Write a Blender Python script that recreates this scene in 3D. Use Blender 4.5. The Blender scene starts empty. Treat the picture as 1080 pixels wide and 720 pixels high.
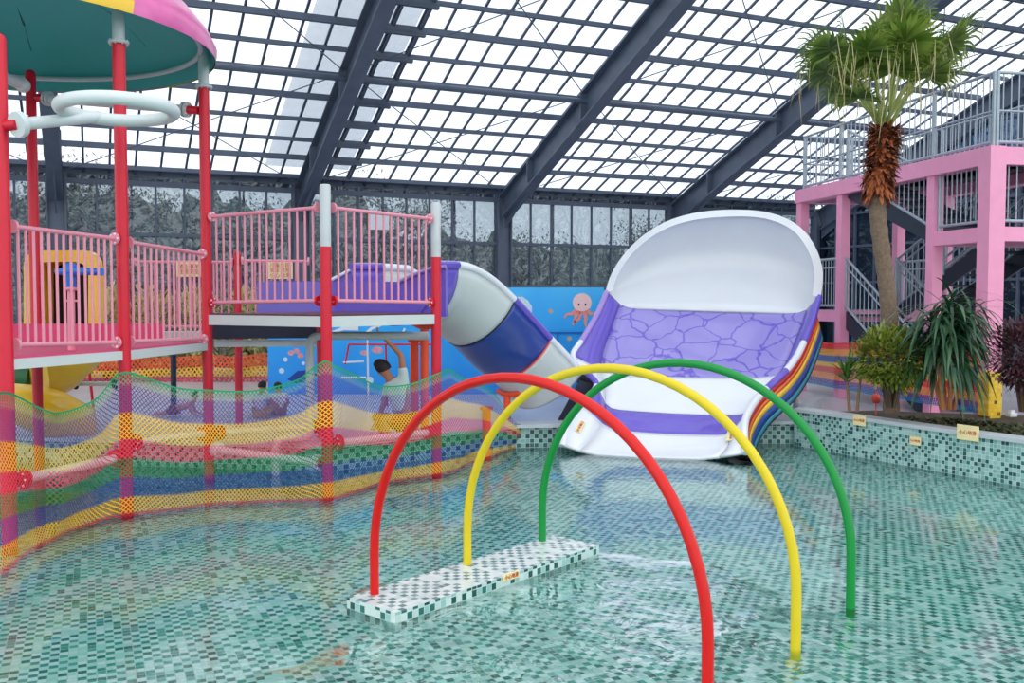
import bpy, bmesh, math, random
from mathutils import Vector as V, Matrix, noise
random.seed(7)
PI = math.pi
col = bpy.context.scene.collection
# ------------------------------------------------------------------ camera geometry helpers
PITCH = math.radians(2.577); cp, sp = math.cos(PITCH), math.sin(PITCH)
CAM = V((0, 0, 2.0)); F = 1000.0
def ray(u, v):
    a = (u - 540) / F; b = (360 - v) / F
    return V((a, cp + sp * b, -sp + cp * b))
def P(u, v, Y):
    d = ray(u, v); return CAM + d * (Y / d.y)
def PZ(u, v, z):
    d = ray(u, v); return CAM + d * ((z - 2.0) / d.z)
SN = V((.289, .957, 0))                      # uphill direction of the big slide
def PC(u, v, c):                             # a point on the slide's cross-section plane c
    d = ray(u, v); return CAM + d * ((c - CAM.dot(SN)) / d.dot(SN))
def X(u, Y): return (u - 540) / F * Y        # quick lateral position at a depth
HA = V((math.cos(math.radians(24)), math.sin(math.radians(24)), 0)); HW = V((HA.y, -HA.x, 0)); HO = V((-.24, 26, 0))
SL = .394; EAVE = 5.0
def H(t, w, z): return HO + HA * t + HW * w + V((0, 0, z))
def RZ(w): return EAVE + SL * w
# ------------------------------------------------------------------ materials
def lin(c):
    return tuple(((x / 255) / 12.92 if x / 255 <= .04045 else ((x / 255 + .055) / 1.055) ** 2.4) for x in c) + (1,)
MATS = {}
def nodes(m):
    m.use_nodes = True; nt = m.node_tree; return nt, nt.nodes, nt.links
def mat(name, rgb, rough=.45, var=.06, scale=6, coat=0, metal=0, bump=0, spec=.5):
    if name in MATS: return MATS[name]
    m = bpy.data.materials.new(name); nt, n, l = nodes(m); b = n['Principled BSDF']
    b.inputs['Roughness'].default_value = rough; b.inputs['Metallic'].default_value = metal
    b.inputs['Coat Weight'].default_value = coat; b.inputs['Specular IOR Level'].default_value = spec
    tc = n.new('ShaderNodeTexCoord'); nz = n.new('ShaderNodeTexNoise'); nz.inputs['Scale'].default_value = scale; nz.inputs['Detail'].default_value = 4
    l.new(tc.outputs['Object'], nz.inputs['Vector'])
    cr = n.new('ShaderNodeValToRGB'); c = lin(rgb)
    cr.color_ramp.elements[0].position = .3; cr.color_ramp.elements[1].position = .7
    cr.color_ramp.elements[0].color = tuple(max(0, x * (1 - var)) for x in c[:3]) + (1,)
    cr.color_ramp.elements[1].color = tuple(min(1, x * (1 + var)) for x in c[:3]) + (1,)
    l.new(nz.outputs['Fac'], cr.inputs['Fac']); l.new(cr.outputs['Color'], b.inputs['Base Color'])
    if bump:
        bp = n.new('ShaderNodeBump'); bp.inputs['Strength'].default_value = bump; bp.inputs['Distance'].default_value = .02
        l.new(nz.outputs['Fac'], bp.inputs['Height']); l.new(bp.outputs['Normal'], b.inputs['Normal'])
    MATS[name] = m; return m
def math_node(nt, op, a=None, b=None, c=None):
    x = nt.nodes.new('ShaderNodeMath'); x.operation = op
    for i, q in enumerate((a, b, c)):
        if q is None: continue
        if isinstance(q, (int, float)): x.inputs[i].default_value = q
        else: nt.links.new(q, x.inputs[i])
    return x.outputs[0]
def mosaic(name, size, yaw, axes='XY', lights=((168, 214, 208), (138, 196, 190), (190, 222, 216)), darks=((16, 92, 88), (40, 128, 120)), pd=.62, po=.1, rough=.25, grout=(205, 222, 218)):
    """random checker of dark and light square mosaic tiles with grout lines"""
    m = bpy.data.materials.new(name); nt, n, l = nodes(m); b = n['Principled BSDF']; b.inputs['Roughness'].default_value = rough
    g = n.new('ShaderNodeNewGeometry'); mp = n.new('ShaderNodeMapping'); mp.vector_type = 'POINT'
    mp.inputs['Rotation'].default_value = (0, 0, -yaw); l.new(g.outputs['Position'], mp.inputs['Vector'])
    s = n.new('ShaderNodeSeparateXYZ'); l.new(mp.outputs[0], s.inputs[0])
    if axes == 'XY': a, c = s.outputs[0], s.outputs[1]
    elif axes == 'XZ': a, c = s.outputs[0], s.outputs[2]
    else: a, c = s.outputs[1], s.outputs[2]
    a = math_node(nt, 'DIVIDE', a, size); c = math_node(nt, 'DIVIDE', c, size)
    ia = math_node(nt, 'FLOOR', a); ic = math_node(nt, 'FLOOR', c); fa = math_node(nt, 'FRACT', a); fc = math_node(nt, 'FRACT', c)
    cm = n.new('ShaderNodeCombineXYZ'); l.new(ia, cm.inputs[0]); l.new(ic, cm.inputs[1])
    wn = n.new('ShaderNodeTexWhiteNoise'); wn.noise_dimensions = '3D'; l.new(cm.outputs[0], wn.inputs['Vector'])
    sc = n.new('ShaderNodeSeparateColor'); l.new(wn.outputs['Color'], sc.inputs[0])
    par = math_node(nt, 'PINGPONG', math_node(nt, 'ADD', ia, ic), 1.0)
    th = math_node(nt, 'ADD', math_node(nt, 'MULTIPLY', par, pd - po), po)
    dark = math_node(nt, 'LESS_THAN', sc.outputs[0], th)
    def ramp(cols, fac):
        r = n.new('ShaderNodeValToRGB'); r.color_ramp.interpolation = 'CONSTANT'
        e = r.color_ramp.elements; e[0].color = lin(cols[0]); e[0].position = 0; e[1].position = 1 / len(cols); e[1].color = lin(cols[1])
        for k in range(2, len(cols)): q = e.new(k / len(cols)); q.color = lin(cols[k])
        l.new(fac, r.inputs[0]); return r.outputs[0]
    mx = n.new('ShaderNodeMix'); mx.data_type = 'RGBA'; l.new(dark, mx.inputs[0]); l.new(ramp(lights, sc.outputs[1]), mx.inputs[6]); l.new(ramp(darks, sc.outputs[2]), mx.inputs[7])
    edge = math_node(nt, 'MINIMUM', math_node(nt, 'MINIMUM', fa, math_node(nt, 'SUBTRACT', 1.0, fa)), math_node(nt, 'MINIMUM', fc, math_node(nt, 'SUBTRACT', 1.0, fc)))
    gl = math_node(nt, 'LESS_THAN', edge, .05)
    m2 = n.new('ShaderNodeMix'); m2.data_type = 'RGBA'; l.new(gl, m2.inputs[0]); l.new(mx.outputs[2], m2.inputs[6]); m2.inputs[7].default_value = lin(grout)
    l.new(m2.outputs[2], b.inputs['Base Color']); return m
def netmat(name, bands, pitch, cover, scale=1.0):
    """diamond mesh of rope: transparent holes, rope coloured in bands down the sheet (v of the UV map)"""
    m = bpy.data.materials.new(name); nt, n, l = nodes(m); b = n['Principled BSDF']; b.inputs['Roughness'].default_value = .8
    uv = n.new('ShaderNodeUVMap'); s = n.new('ShaderNodeSeparateXYZ'); l.new(uv.outputs[0], s.inputs[0])
    uv2 = n.new('ShaderNodeUVMap'); uv2.uv_map = 'rope'; s2 = n.new('ShaderNodeSeparateXYZ'); l.new(uv2.outputs[0], s2.inputs[0])
    r = n.new('ShaderNodeValToRGB'); r.color_ramp.interpolation = 'LINEAR'; e = r.color_ramp.elements
    pts = []
    for i, (p, c) in enumerate(bands):
        pts.append((p, c))
        nx = bands[i + 1][0] if i + 1 < len(bands) else 1.0
        pts.append((max(p, nx - .018), c))
    e[0].position = pts[0][0]; e[0].color = lin(pts[0][1]); e[1].position = pts[-1][0]; e[1].color = lin(pts[-1][1])
    for p, c in pts[1:-1]: q = e.new(p); q.color = lin(c)
    l.new(s.outputs[1], r.inputs[0]); l.new(r.outputs[0], b.inputs['Base Color'])
    A = math_node(nt, 'DIVIDE', math_node(nt, 'ADD', s2.outputs[0], math_node(nt, 'MULTIPLY', s2.outputs[1], .8)), pitch)
    B = math_node(nt, 'DIVIDE', math_node(nt, 'SUBTRACT', s2.outputs[0], math_node(nt, 'MULTIPLY', s2.outputs[1], .8)), pitch)
    la = math_node(nt, 'LESS_THAN', math_node(nt, 'FRACT', A), cover); lb = math_node(nt, 'LESS_THAN', math_node(nt, 'FRACT', B), cover)
    f = math_node(nt, 'MAXIMUM', la, lb)
    hem = math_node(nt, 'LESS_THAN', s.outputs[1], .014); f = math_node(nt, 'MAXIMUM', f, hem)
    t = n.new('ShaderNodeBsdfTransparent'); mx = n.new('ShaderNodeMixShader')
    l.new(f, mx.inputs[0]); l.new(t.outputs[0], mx.inputs[1]); l.new(b.outputs[0], mx.inputs[2]); l.new(mx.outputs[0], n['Material Output'].inputs[0])
    return m
def glass(name, tint, trans, haze, hazecol, rough=.05, glossy=.08, wave=0):
    m = bpy.data.materials.new(name); nt, n, l = nodes(m); n.remove(n['Principled BSDF'])
    t = n.new('ShaderNodeBsdfTransparent'); t.inputs[0].default_value = lin(tint)
    d = n.new('ShaderNodeBsdfDiffuse'); d.inputs[0].default_value = lin(hazecol)
    tl = n.new('ShaderNodeBsdfTranslucent'); tl.inputs[0].default_value = lin(hazecol)
    g = n.new('ShaderNodeBsdfGlossy'); g.inputs[1].default_value = rough; g.inputs[0].default_value = (.9, .95, 1, 1)
    if wave:
        tc = n.new('ShaderNodeTexCoord'); nz = n.new('ShaderNodeTexNoise'); nz.inputs['Scale'].default_value = 2.2; nz.inputs['Distortion'].default_value = 1.2
        l.new(tc.outputs['Object'], nz.inputs[0]); bp = n.new('ShaderNodeBump'); bp.inputs['Strength'].default_value = wave; bp.inputs['Distance'].default_value = .2
        l.new(nz.outputs[0], bp.inputs['Height']); l.new(bp.outputs[0], g.inputs['Normal'])
    m0 = n.new('ShaderNodeMixShader'); m0.inputs[0].default_value = .5; l.new(d.outputs[0], m0.inputs[1]); l.new(tl.outputs[0], m0.inputs[2])
    m1 = n.new('ShaderNodeMixShader'); m1.inputs[0].default_value = haze; l.new(t.outputs[0], m1.inputs[1]); l.new(m0.outputs[0], m1.inputs[2])
    m2 = n.new('ShaderNodeMixShader'); m2.inputs[0].default_value = glossy; l.new(m1.outputs[0], m2.inputs[1]); l.new(g.outputs[0], m2.inputs[2])
    l.new(m2.outputs[0], n['Material Output'].inputs[0]); return m
def leafmat(name, cols, rough=.5, trans=.25):
    m = bpy.data.materials.new(name); nt, n, l = nodes(m); b = n['Principled BSDF']; b.inputs['Roughness'].default_value = rough
    g = n.new('ShaderNodeNewGeometry'); r = n.new('ShaderNodeValToRGB'); e = r.color_ramp.elements
    e[0].color = lin(cols[0]); e[1].color = lin(cols[-1])
    for k in range(1, len(cols) - 1): q = e.new(k / (len(cols) - 1)); q.color = lin(cols[k])
    l.new(g.outputs['Random Per Island'], r.inputs[0]); l.new(r.outputs[0], b.inputs['Base Color'])
    tl = n.new('ShaderNodeBsdfTranslucent'); l.new(r.outputs[0], tl.inputs[0]); mx = n.new('ShaderNodeMixShader'); mx.inputs[0].default_value = trans
    l.new(b.outputs[0], mx.inputs[1]); l.new(tl.outputs[0], mx.inputs[2]); l.new(mx.outputs[0], n['Material Output'].inputs[0]); return m
# ------------------------------------------------------------------ mesh builder
class MB:
    def __init__(s): s.v = []; s.f = []; s.mi = []; s.sm = []; s.cur = 0; s.uv = None
    def add(s, vs, fs, smooth=False):
        o = len(s.v); s.v += [V(x) for x in vs]
        for f in fs: s.f.append([o + i for i in f]); s.mi.append(s.cur); s.sm.append(smooth)
    def boxm(s, M, sx, sy, sz, bev=0):
        bm = bmesh.new(); bmesh.ops.create_cube(bm, size=1)
        for v in bm.verts: v.co = V((v.co.x * sx, v.co.y * sy, v.co.z * sz))
        if bev: bmesh.ops.bevel(bm, geom=bm.edges[:], offset=bev, segments=2, affect='EDGES', profile=.7)
        bm.verts.index_update()
        s.add([M @ v.co for v in bm.verts], [[v.index for v in f.verts] for f in bm.faces]); bm.free()
    def box(s, c, d, rz=0, bev=0): s.boxm(Matrix.Translation(V(c)) @ Matrix.Rotation(rz, 4, 'Z'), *d, bev=bev)
    def beam(s, a, b, w, h, up=V((0, 0, 1)), bev=0):
        a, b = V(a), V(b); x = (b - a); L = x.length; x.normalize(); y = V(up).cross(x)
        if y.length < 1e-4: y = V((1, 0, 0)).cross(x)
        y.normalize(); z = x.cross(y)
        M = Matrix.Translation((a + b) / 2) @ Matrix((x, y, z)).transposed().to_4x4()
        s.boxm(M, L, w, h, bev)
    def ibeam(s, a, b, w, h, ft=.03, wt=.025, up=V((0, 0, 1))):
        a, b = V(a), V(b); x = (b - a).normalized(); y = V(up).cross(x)
        y.normalize(); z = x.cross(y)
        s.beam(a + z * (h / 2 - ft / 2), b + z * (h / 2 - ft / 2), w, ft, up); s.beam(a - z * (h / 2 - ft / 2), b - z * (h / 2 - ft / 2), w, ft, up)
        s.beam(a, b, wt, h - 2 * ft, up)
    def tube(s, path, r, n=10, caps=True, closed=False, smooth=True, flat=1.0):
        path = [V(p) for p in path]; k = len(path); rs = r if isinstance(r, (list, tuple)) else [r] * k
        vs = []; ref = None
        for i, p in enumerate(path):
            if closed: t = path[(i + 1) % k] - path[i - 1]
            elif i == 0: t = path[1] - p
            elif i == k - 1: t = p - path[-2]
            else: t = (path[i + 1] - p).normalized() + (p - path[i - 1]).normalized()
            t.normalize()
            if ref is None:
                ref = V((0, 0, 1)) if abs(t.z) < .9 else V((1, 0, 0))
            ref = (ref - t * ref.dot(t)); ref.normalize(); q = t.cross(ref)
            for j in range(n):
                a = 2 * PI * j / n; vs.append(p + (ref * math.cos(a) * flat + q * math.sin(a)) * rs[i])
        fs = []
        for i in range(k if closed else k - 1):
            for j in range(n):
                a = i * n + j; b = i * n + (j + 1) % n; c = ((i + 1) % k) * n + (j + 1) % n; d = ((i + 1) % k) * n + j
                fs.append([a, b, c, d])
        s.add(vs, fs, smooth)
        if caps and not closed:
            s.add([vs[j] for j in range(n)], [list(range(n))[::-1]]); s.add([vs[(k - 1) * n + j] for j in range(n)], [list(range(n))])
    def cyl(s, a, b, r, n=16): s.tube([a, b], r, n)
    def lathe(s, c, prof, n=24, a0=0, a1=2 * PI, smooth=True):
        full = abs(a1 - a0 - 2 * PI) < 1e-6; m = n if full else n + 1; vs = []
        for (r, z) in prof:
            for j in range(m):
                a = a0 + (a1 - a0) * j / n; vs.append(V(c) + V((r * math.cos(a), r * math.sin(a), z)))
        fs = []
        for i in range(len(prof) - 1):
            for j in range(n): fs.append([i * m + j, i * m + (j + 1) % m, (i + 1) * m + (j + 1) % m, (i + 1) * m + j])
        s.add(vs, fs, smooth)
    def grid(s, rows, smooth=True, closed=False):
        m = len(rows[0]); vs = [p for r in rows for p in r]; fs = []
        for i in range(len(rows) - 1):
            for j in range(m if closed else m - 1): fs.append([i * m + j, i * m + (j + 1) % m, (i + 1) * m + (j + 1) % m, (i + 1) * m + j])
        s.add(vs, fs, smooth)
    def poly(s, pts, z0, z1):                # extruded polygon
        n = len(pts); vs = [V((p[0], p[1], z0)) for p in pts] + [V((p[0], p[1], z1)) for p in pts]
        s.add(vs, [list(range(n))[::-1], [n + i for i in range(n)]] + [[i, (i + 1) % n, n + (i + 1) % n, n + i] for i in range(n)])
    def slab(s, pts, d):                     # 3D planar polygon pts given thickness vector d
        n = len(pts); vs = [V(p) for p in pts] + [V(p) + V(d) for p in pts]
        s.add(vs, [list(range(n))[::-1], [n + i for i in range(n)]] + [[i, (i + 1) % n, n + (i + 1) % n, n + i] for i in range(n)])
    def sphere(s, c, r, n=12, sc=(1, 1, 1)):
        rows = []
        for i in range(n // 2 + 1):
            th = PI * i / (n // 2); rows.append([V(c) + V((r * sc[0] * math.sin(th) * math.cos(2 * PI * j / n), r * sc[1] * math.sin(th) * math.sin(2 * PI * j / n), r * sc[2] * math.cos(th))) for j in range(n)])
        s.grid(rows, True, True)
    def build(s, name, mats, parent=None, origin=None, fixn=True):
        me = bpy.data.meshes.new(name); org = origin if origin is not None else V((0, 0, 0))
        if parent is not None:
            q = parent; org = V((0, 0, 0))
            while q is not None: org = org + q.location; q = q.parent
        me.from_pydata([v - org for v in s.v], [], s.f)
        if not isinstance(mats, (list, tuple)): mats = [mats]
        for m in mats: me.materials.append(m)
        me.polygons.foreach_set('material_index', s.mi); me.polygons.foreach_set('use_smooth', s.sm); me.update()
        if fixn and len(s.f) < 40000:
            bm = bmesh.new(); bm.from_mesh(me); bmesh.ops.recalc_face_normals(bm, faces=bm.faces[:]); bm.to_mesh(me); bm.free()
        o = bpy.data.objects.new(name, me); col.objects.link(o)
        if parent is None: o.location = org
        else: o.parent = parent
        return o
def setp(o, label, cat, group=None, kind=None):
    if label: o['label'] = label
    if cat: o['category'] = cat
    if group: o['group'] = group
    if kind: o['kind'] = kind
    return o
def thing(name, label, cat, loc, group=None):
    o = bpy.data.objects.new(name, None); col.objects.link(o); o.location = V(loc); o.empty_display_size = .1
    return setp(o, label, cat, group)
def solo(name, mb, m, label, cat, group=None, kind=None, fixn=True):
    zs = min(v.z for v in mb.v); c = V((sum(v.x for v in mb.v) / len(mb.v), sum(v.y for v in mb.v) / len(mb.v), zs))
    return setp(mb.build(name, m, None, c, fixn), label, cat, group, kind)
def struct(name, mb, m, parent=None, fixn=True):
    o = mb.build(name, m, parent, V((0, 0, 0)) if parent is None else None, fixn); o['kind'] = 'structure'; return o
def link_copy(o, parent, loc):
    c = o.copy(); col.objects.link(c); c.parent = parent; c.location = V(loc); return c
def fillet(pts, rad, n=6):
    pts = [V(p) for p in pts]; out = [pts[0]]
    for i in range(1, len(pts) - 1):
        a = (pts[i - 1] - pts[i]).normalized(); b = (pts[i + 1] - pts[i]).normalized()
        p0 = pts[i] + a * rad; p1 = pts[i] + b * rad
        for k in range(n + 1):
            t = k / n; out.append(p0 * (1 - t) ** 2 + pts[i] * 2 * t * (1 - t) + p1 * t * t)
    return out + [pts[-1]]
def solidify(o, th, off=-1):
    md = o.modifiers.new('thickness', 'SOLIDIFY'); md.thickness = th; md.offset = off; return o
# ------------------------------------------------------------------ palette
RED = mat('red_post_paint', (214, 24, 52), .4, .04, coat=.1, spec=.4)
PINK = mat('pink_rail_paint', (232, 148, 168), .4, .04)
WHITE = mat('white_pipe_paint', (218, 226, 228), .4, .03)
GREYP = mat('grey_white_paint', (196, 202, 206), .45, .04)
STEEL = mat('slate_steel', (92, 104, 124), .45, .12, 3)
BARS = mat('dark_bar_steel', (84, 96, 116), .5, .1)
DEEPPINK = mat('deep_pink_rubber', (214, 70, 118), .6, .06)
TEAL = mat('teal_canopy_lining', (64, 168, 168), .5, .05, 1.5)
CPINK = mat('pink_fibreglass', (236, 110, 178), .3, .1, 5, coat=.3)
CYEL = mat('yellow_fibreglass', (250, 200, 40), .3, .04, coat=.3)
SWHITE = mat('white_gelcoat', (232, 236, 243), .22, .015, 2, coat=.4)
SWHITE2 = mat('white_gelcoat_outer', (206, 214, 214), .35, .03, 2)
SBLUE = mat('navy_gelcoat', (38, 68, 150), .28, .1, 1.5, coat=.3)
PURPLE = mat('purple_gelcoat', (104, 84, 200), .22, .05, 2, coat=.4)
ORANGE = mat('orange_paint', (250, 84, 40), .4, .05)
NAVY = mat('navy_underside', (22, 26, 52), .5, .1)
TPINK = mat('tower_pink_paint', (250, 164, 202), .45, .03)
GALV = mat('galvanised_steel', (168, 180, 192), .4, .08, 10, metal=.35)
DARKST = mat('dark_stair_steel', (40, 50, 68), .45, .1)
ARED = mat('arch_red', (214, 14, 10), .35, .02, coat=.1, spec=.35)
AYEL = mat('arch_yellow', (224, 200, 30), .35, .02, coat=.1, spec=.35)
AGRN = mat('arch_green', (4, 140, 58), .35, .02, coat=.1, spec=.35)
BLUEP = mat('blue_plastic', (20, 120, 220), .35, .04)
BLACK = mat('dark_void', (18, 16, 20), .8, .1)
BOLT = mat('pale_bolt_cap', (244, 232, 234), .4, .03)
SIGNY = mat('sign_yellow', (242, 226, 170), .5, .04)
SIGNR = mat('sign_red_print', (196, 72, 40), .6, .05)
SKIN = mat('skin', (190, 128, 100), .55, .05)
HAIR = mat('black_hair', (24, 20, 22), .6, .1, 20)
SOIL = mat('dark_soil', (70, 62, 48), .95, .35, 14, bump=.6)
FLOORG = mat('wet_grey_paving', (196, 194, 200), .3, .1, 1.2)
COPING = mat('grey_stone_coping', (186, 196, 202), .5, .06, 4)
YAW = math.radians(24)
TILE = mosaic('pool_floor_mosaic', .049, YAW, lights=((200, 226, 222), (164, 214, 208), (212, 230, 228), (182, 218, 212)), darks=((14, 108, 96), (40, 140, 126), (84, 158, 148)), pd=.8, po=.08, grout=(176, 206, 202))
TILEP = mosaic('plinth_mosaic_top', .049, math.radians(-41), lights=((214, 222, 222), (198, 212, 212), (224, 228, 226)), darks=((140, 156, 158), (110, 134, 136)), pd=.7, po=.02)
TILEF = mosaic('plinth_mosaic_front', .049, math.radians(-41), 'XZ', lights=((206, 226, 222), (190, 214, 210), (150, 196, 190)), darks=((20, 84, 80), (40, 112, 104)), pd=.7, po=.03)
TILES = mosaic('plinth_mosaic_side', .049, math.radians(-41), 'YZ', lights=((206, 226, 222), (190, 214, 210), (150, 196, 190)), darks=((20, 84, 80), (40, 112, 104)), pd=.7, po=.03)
WALLT = mosaic('pool_wall_mosaic', .046, YAW + math.radians(3), 'YZ', lights=((146, 192, 188), (128, 178, 174), (162, 202, 198)), darks=((22, 84, 86), (40, 112, 110)), pd=.56, po=.06, rough=.3)
WALLB = mosaic('pool_back_wall_mosaic', .06, 0, 'XZ', lights=((150, 196, 190), (130, 186, 180)), darks=((24, 76, 78), (44, 104, 104)), pd=.9, po=.04, rough=.3)
# ------------------------------------------------------------------ world, camera
sc = bpy.context.scene
w = bpy.data.worlds.new('overcast_sky'); sc.world = w; w.use_nodes = True
nt = w.node_tree; bg = nt.nodes['Background']; tc = nt.nodes.new('ShaderNodeTexCoord'); nz = nt.nodes.new('ShaderNodeTexNoise')
nz.inputs['Scale'].default_value = 2.5; nz.inputs['Detail'].default_value = 5; nt.links.new(tc.outputs['Generated'], nz.inputs['Vector'])
cr = nt.nodes.new('ShaderNodeValToRGB'); cr.color_ramp.elements[0].position = .3; cr.color_ramp.elements[0].color = (.84, .9, .97, 1)
cr.color_ramp.elements[1].position = .7; cr.color_ramp.elements[1].color = (.97, .99, 1, 1)
nt.links.new(nz.outputs['Fac'], cr.inputs[0]); nt.links.new(cr.outputs[0], bg.inputs[0]); bg.inputs[1].default_value = 1.25
cd = bpy.data.cameras.new('camera'); cam = bpy.data.objects.new('camera', cd); col.objects.link(cam); sc.camera = cam
cam.location = CAM; cam.rotation_euler = (PI / 2 - PITCH, 0, 0); cd.lens = 36 * F / 1080; cd.sensor_width = 36; cd.clip_end = 400
sc.view_settings.view_transform = 'Standard'; sc.view_settings.look = 'None'; sc.view_settings.exposure = 0.5; sc.view_settings.gamma = 1
sc.cycles.transparent_max_bounces = 24; sc.cycles.max_bounces = 8
# ------------------------------------------------------------------ the hall: roof, back wall, gable
ROOFG = glass('roof_panel', (250, 252, 255), .9, .12, (235, 240, 245), glossy=.03)
ROOFG2 = glass('roof_panel_second_layer', (226, 228, 230), .9, .16, (200, 205, 210), glossy=.03)
WALLG = glass('film_glass', (214, 222, 228), .8, .24, (100, 112, 122), rough=.12, glossy=.07, wave=.7)
GABG = glass('dark_blue_glass', (96, 130, 160), .7, .22, (40, 66, 92), rough=.08, glossy=.12, wave=.3)
BAY = 5.5; K0, K1 = -4, 2
T0, T1 = K0 * BAY, K1 * BAY; WMAX = 16.0
for k in range(K0, K1):
    a, b = k * BAY, (k + 1) * BAY
    m = MB(); m.slab([H(a, -.3, RZ(-.3)), H(b, -.3, RZ(-.3)), H(b, WMAX, RZ(WMAX)), H(a, WMAX, RZ(WMAX))], V((0, 0, .02)))
    o = struct('ceiling', m, ROOFG)
    m = MB()
    for i in range(10):
        t = a + i * .55 + .02
        m.beam(H(t, -.3, RZ(-.3) - .03), H(t, WMAX, RZ(WMAX) - .03), .05, .04)
    struct('glazing_bar', m, BARS)
pur = [.28, 1.15, 1.9, 2.7, 3.55, 4.35, 5.15, 5.95, 6.75, 7.55, 8.35, 9.15, 9.95, 10.75, 11.55, 12.35, 13.15, 13.95, 14.75, 15.5]
for i, wv in enumerate(pur):
    m = MB(); big = i in (1, 4, 7, 10, 13)
    m.beam(H(T0, wv, RZ(wv) - .12), H(T1, wv, RZ(wv) - .1), .08 if not big else .1, .085 if not big else .12); struct('roof_purlin', m, STEEL)
for wv in (4.75, 9.6):
    m = MB(); m.cyl(H(T0, wv, RZ(wv) - .42), H(T1, wv, RZ(wv) - .42), .065); struct('roof_tie_pipe', m, STEEL)
for k in range(K0, K1 + 1):
    t = k * BAY; m = MB(); dz = .2
    m.ibeam(H(t, .1, RZ(.1) - dz - .36), H(t, WMAX, RZ(WMAX) - dz - .3), .3, .62, .035)
    for wv in (1.9, 4.75):                    # stiffener plates and rafter splices
        m.beam(H(t, wv, RZ(wv) - dz - .62), H(t, wv, RZ(wv) - dz - .05), .34, .04, HW)
    m.slab([H(t - .02, .15, RZ(.15) - .75), H(t - .02, 1.9, RZ(1.9) - .85), H(t - .02, .15, RZ(.15) - 1.15)], HA * .04)
    struct('roof_rafter', m, STEEL)
    m = MB(); m.ibeam(H(t, 0, 0.25), H(t, 0, EAVE - .25), .3, .42, .035, .03, HA)
    m.box(H(t, 0, .3), (.5, .5, .04), YAW); struct('wall_column', m, STEEL)
m = MB(); m.beam(H(T0, -.22, EAVE - .12), H(T1, -.22, EAVE - .12), .16, .3); m.beam(H(T0, -.05, EAVE + .06), H(T1, -.05, EAVE + .06), .25, .05); struct('eave_beam', m, STEEL)
# bracing rods in every bay
for k in range(K0, K1):
    a, b = k * BAY + .1, (k + 1) * BAY - .1
    for (w0, w1) in ((.3, 4.7), (4.8, 9.6)):
        for (p, q) in (((a, w0), (b, w1)), ((a, w1), (b, w0))):
            m = MB(); m.cyl(H(p[0], p[1], RZ(p[1]) - .3), H(q[0], q[1], RZ(q[1]) - .3), .012, 6); struct('brace_rod', m, STEEL)
# second sliding roof layer near the second rafter
m = MB(); m.slab([H(-6.4, .2, RZ(.2) + .16), H(-4.35, .2, RZ(.2) + .16), H(-4.35, 12, RZ(12) + .16), H(-6.4, 12, RZ(12) + .16)], V((0, 0, .02))); struct('sliding_roof_panel', m, ROOFG2)
m = MB()
for wv in pur[1:15]: m.beam(H(-5.3, wv, RZ(wv) - .19), H(-4.25, wv, RZ(wv) - .19), .1, .08)
m.beam(H(-4.9, .2, RZ(.2) - .06), H(-4.9, 12, RZ(12) - .06), .05, .1); m.beam(H(-4.35, .2, RZ(.2) - .06), H(-4.35, 12, RZ(12) - .06), .06, .14)
struct('sliding_roof_frame', m, BARS)
# back wall windows, one per bay
wi = 0
for k in range(K0, K1):
    wi += 1; a, b = k * BAY + .2, (k + 1) * BAY - .2
    r = bpy.data.objects.new('window_%d' % wi, None); col.objects.link(r); r.location = H(k * BAY + BAY / 2, 0, .3); r['kind'] = 'structure'
    m = MB(); m.slab([H(a, -.08, .3), H(b, -.08, .3), H(b, -.08, 4.85), H(a, -.08, 4.85)], HW * .012); o = m.build('pane', WALLG, r); o['kind'] = 'structure'
    m = MB()
    for z, h in ((.34, .1), (1.3, .07), (2.35, .07), (3.5, .08), (4.68, .12)): m.beam(H(a, 0, z), H(b, 0, z), .07, h)
    n = 8
    for i in range(n + 1):
        t = a + (b - a) * i / n; m.beam(H(t, -.02, .3), H(t, -.02, 4.85), .05, .05, HA)
        if i in (2, 6): m.beam(H(t + .11, -.14, .3), H(t + .11, -.14, 4.85), .05, .05, HA)
    o = m.build('window_frame', BARS, r); o['kind'] = 'structure'
m = MB(); m.beam(H(T0, 0, .15), H(T1, 0, .15), .3, .36); struct('baseboard_back', m, COPING)
# gable wall on the right
for j, (w0, w1) in enumerate(((0, 4), (4, 8), (8, 12), (12, 16))):
    wi += 1; r = bpy.data.objects.new('window_%d' % wi, None); col.objects.link(r); r.location = H(T1, (w0 + w1) / 2, .3); r['kind'] = 'structure'
    z0, z1 = RZ(w0) - .7, RZ(w1) - .7
    m = MB(); m.slab([H(T1 + .05, w0, .3), H(T1 + .05, w1, .3), H(T1 + .05, w1, z1), H(T1 + .05, w0, z0)], HA * .012); o = m.build('pane', GABG, r); o['kind'] = 'structure'
    m = MB()
    for i in range(6):
        wv = w0 + (w1 - w0) * i / 5; m.beam(H(T1, wv, .3), H(T1, wv, RZ(wv) - .6), .06, .08, HA)
    for z in (.35, 1.4, 2.5, 3.6, 4.6, 5.6, 6.6, 7.6):
        ws = max(w0, (z + .7 - EAVE) / SL)
        if ws < w1: m.beam(H(T1, ws, z), H(T1, w1, z), .06, .07)
    o = m.build('window_frame', BARS, r); o['kind'] = 'structure'
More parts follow.
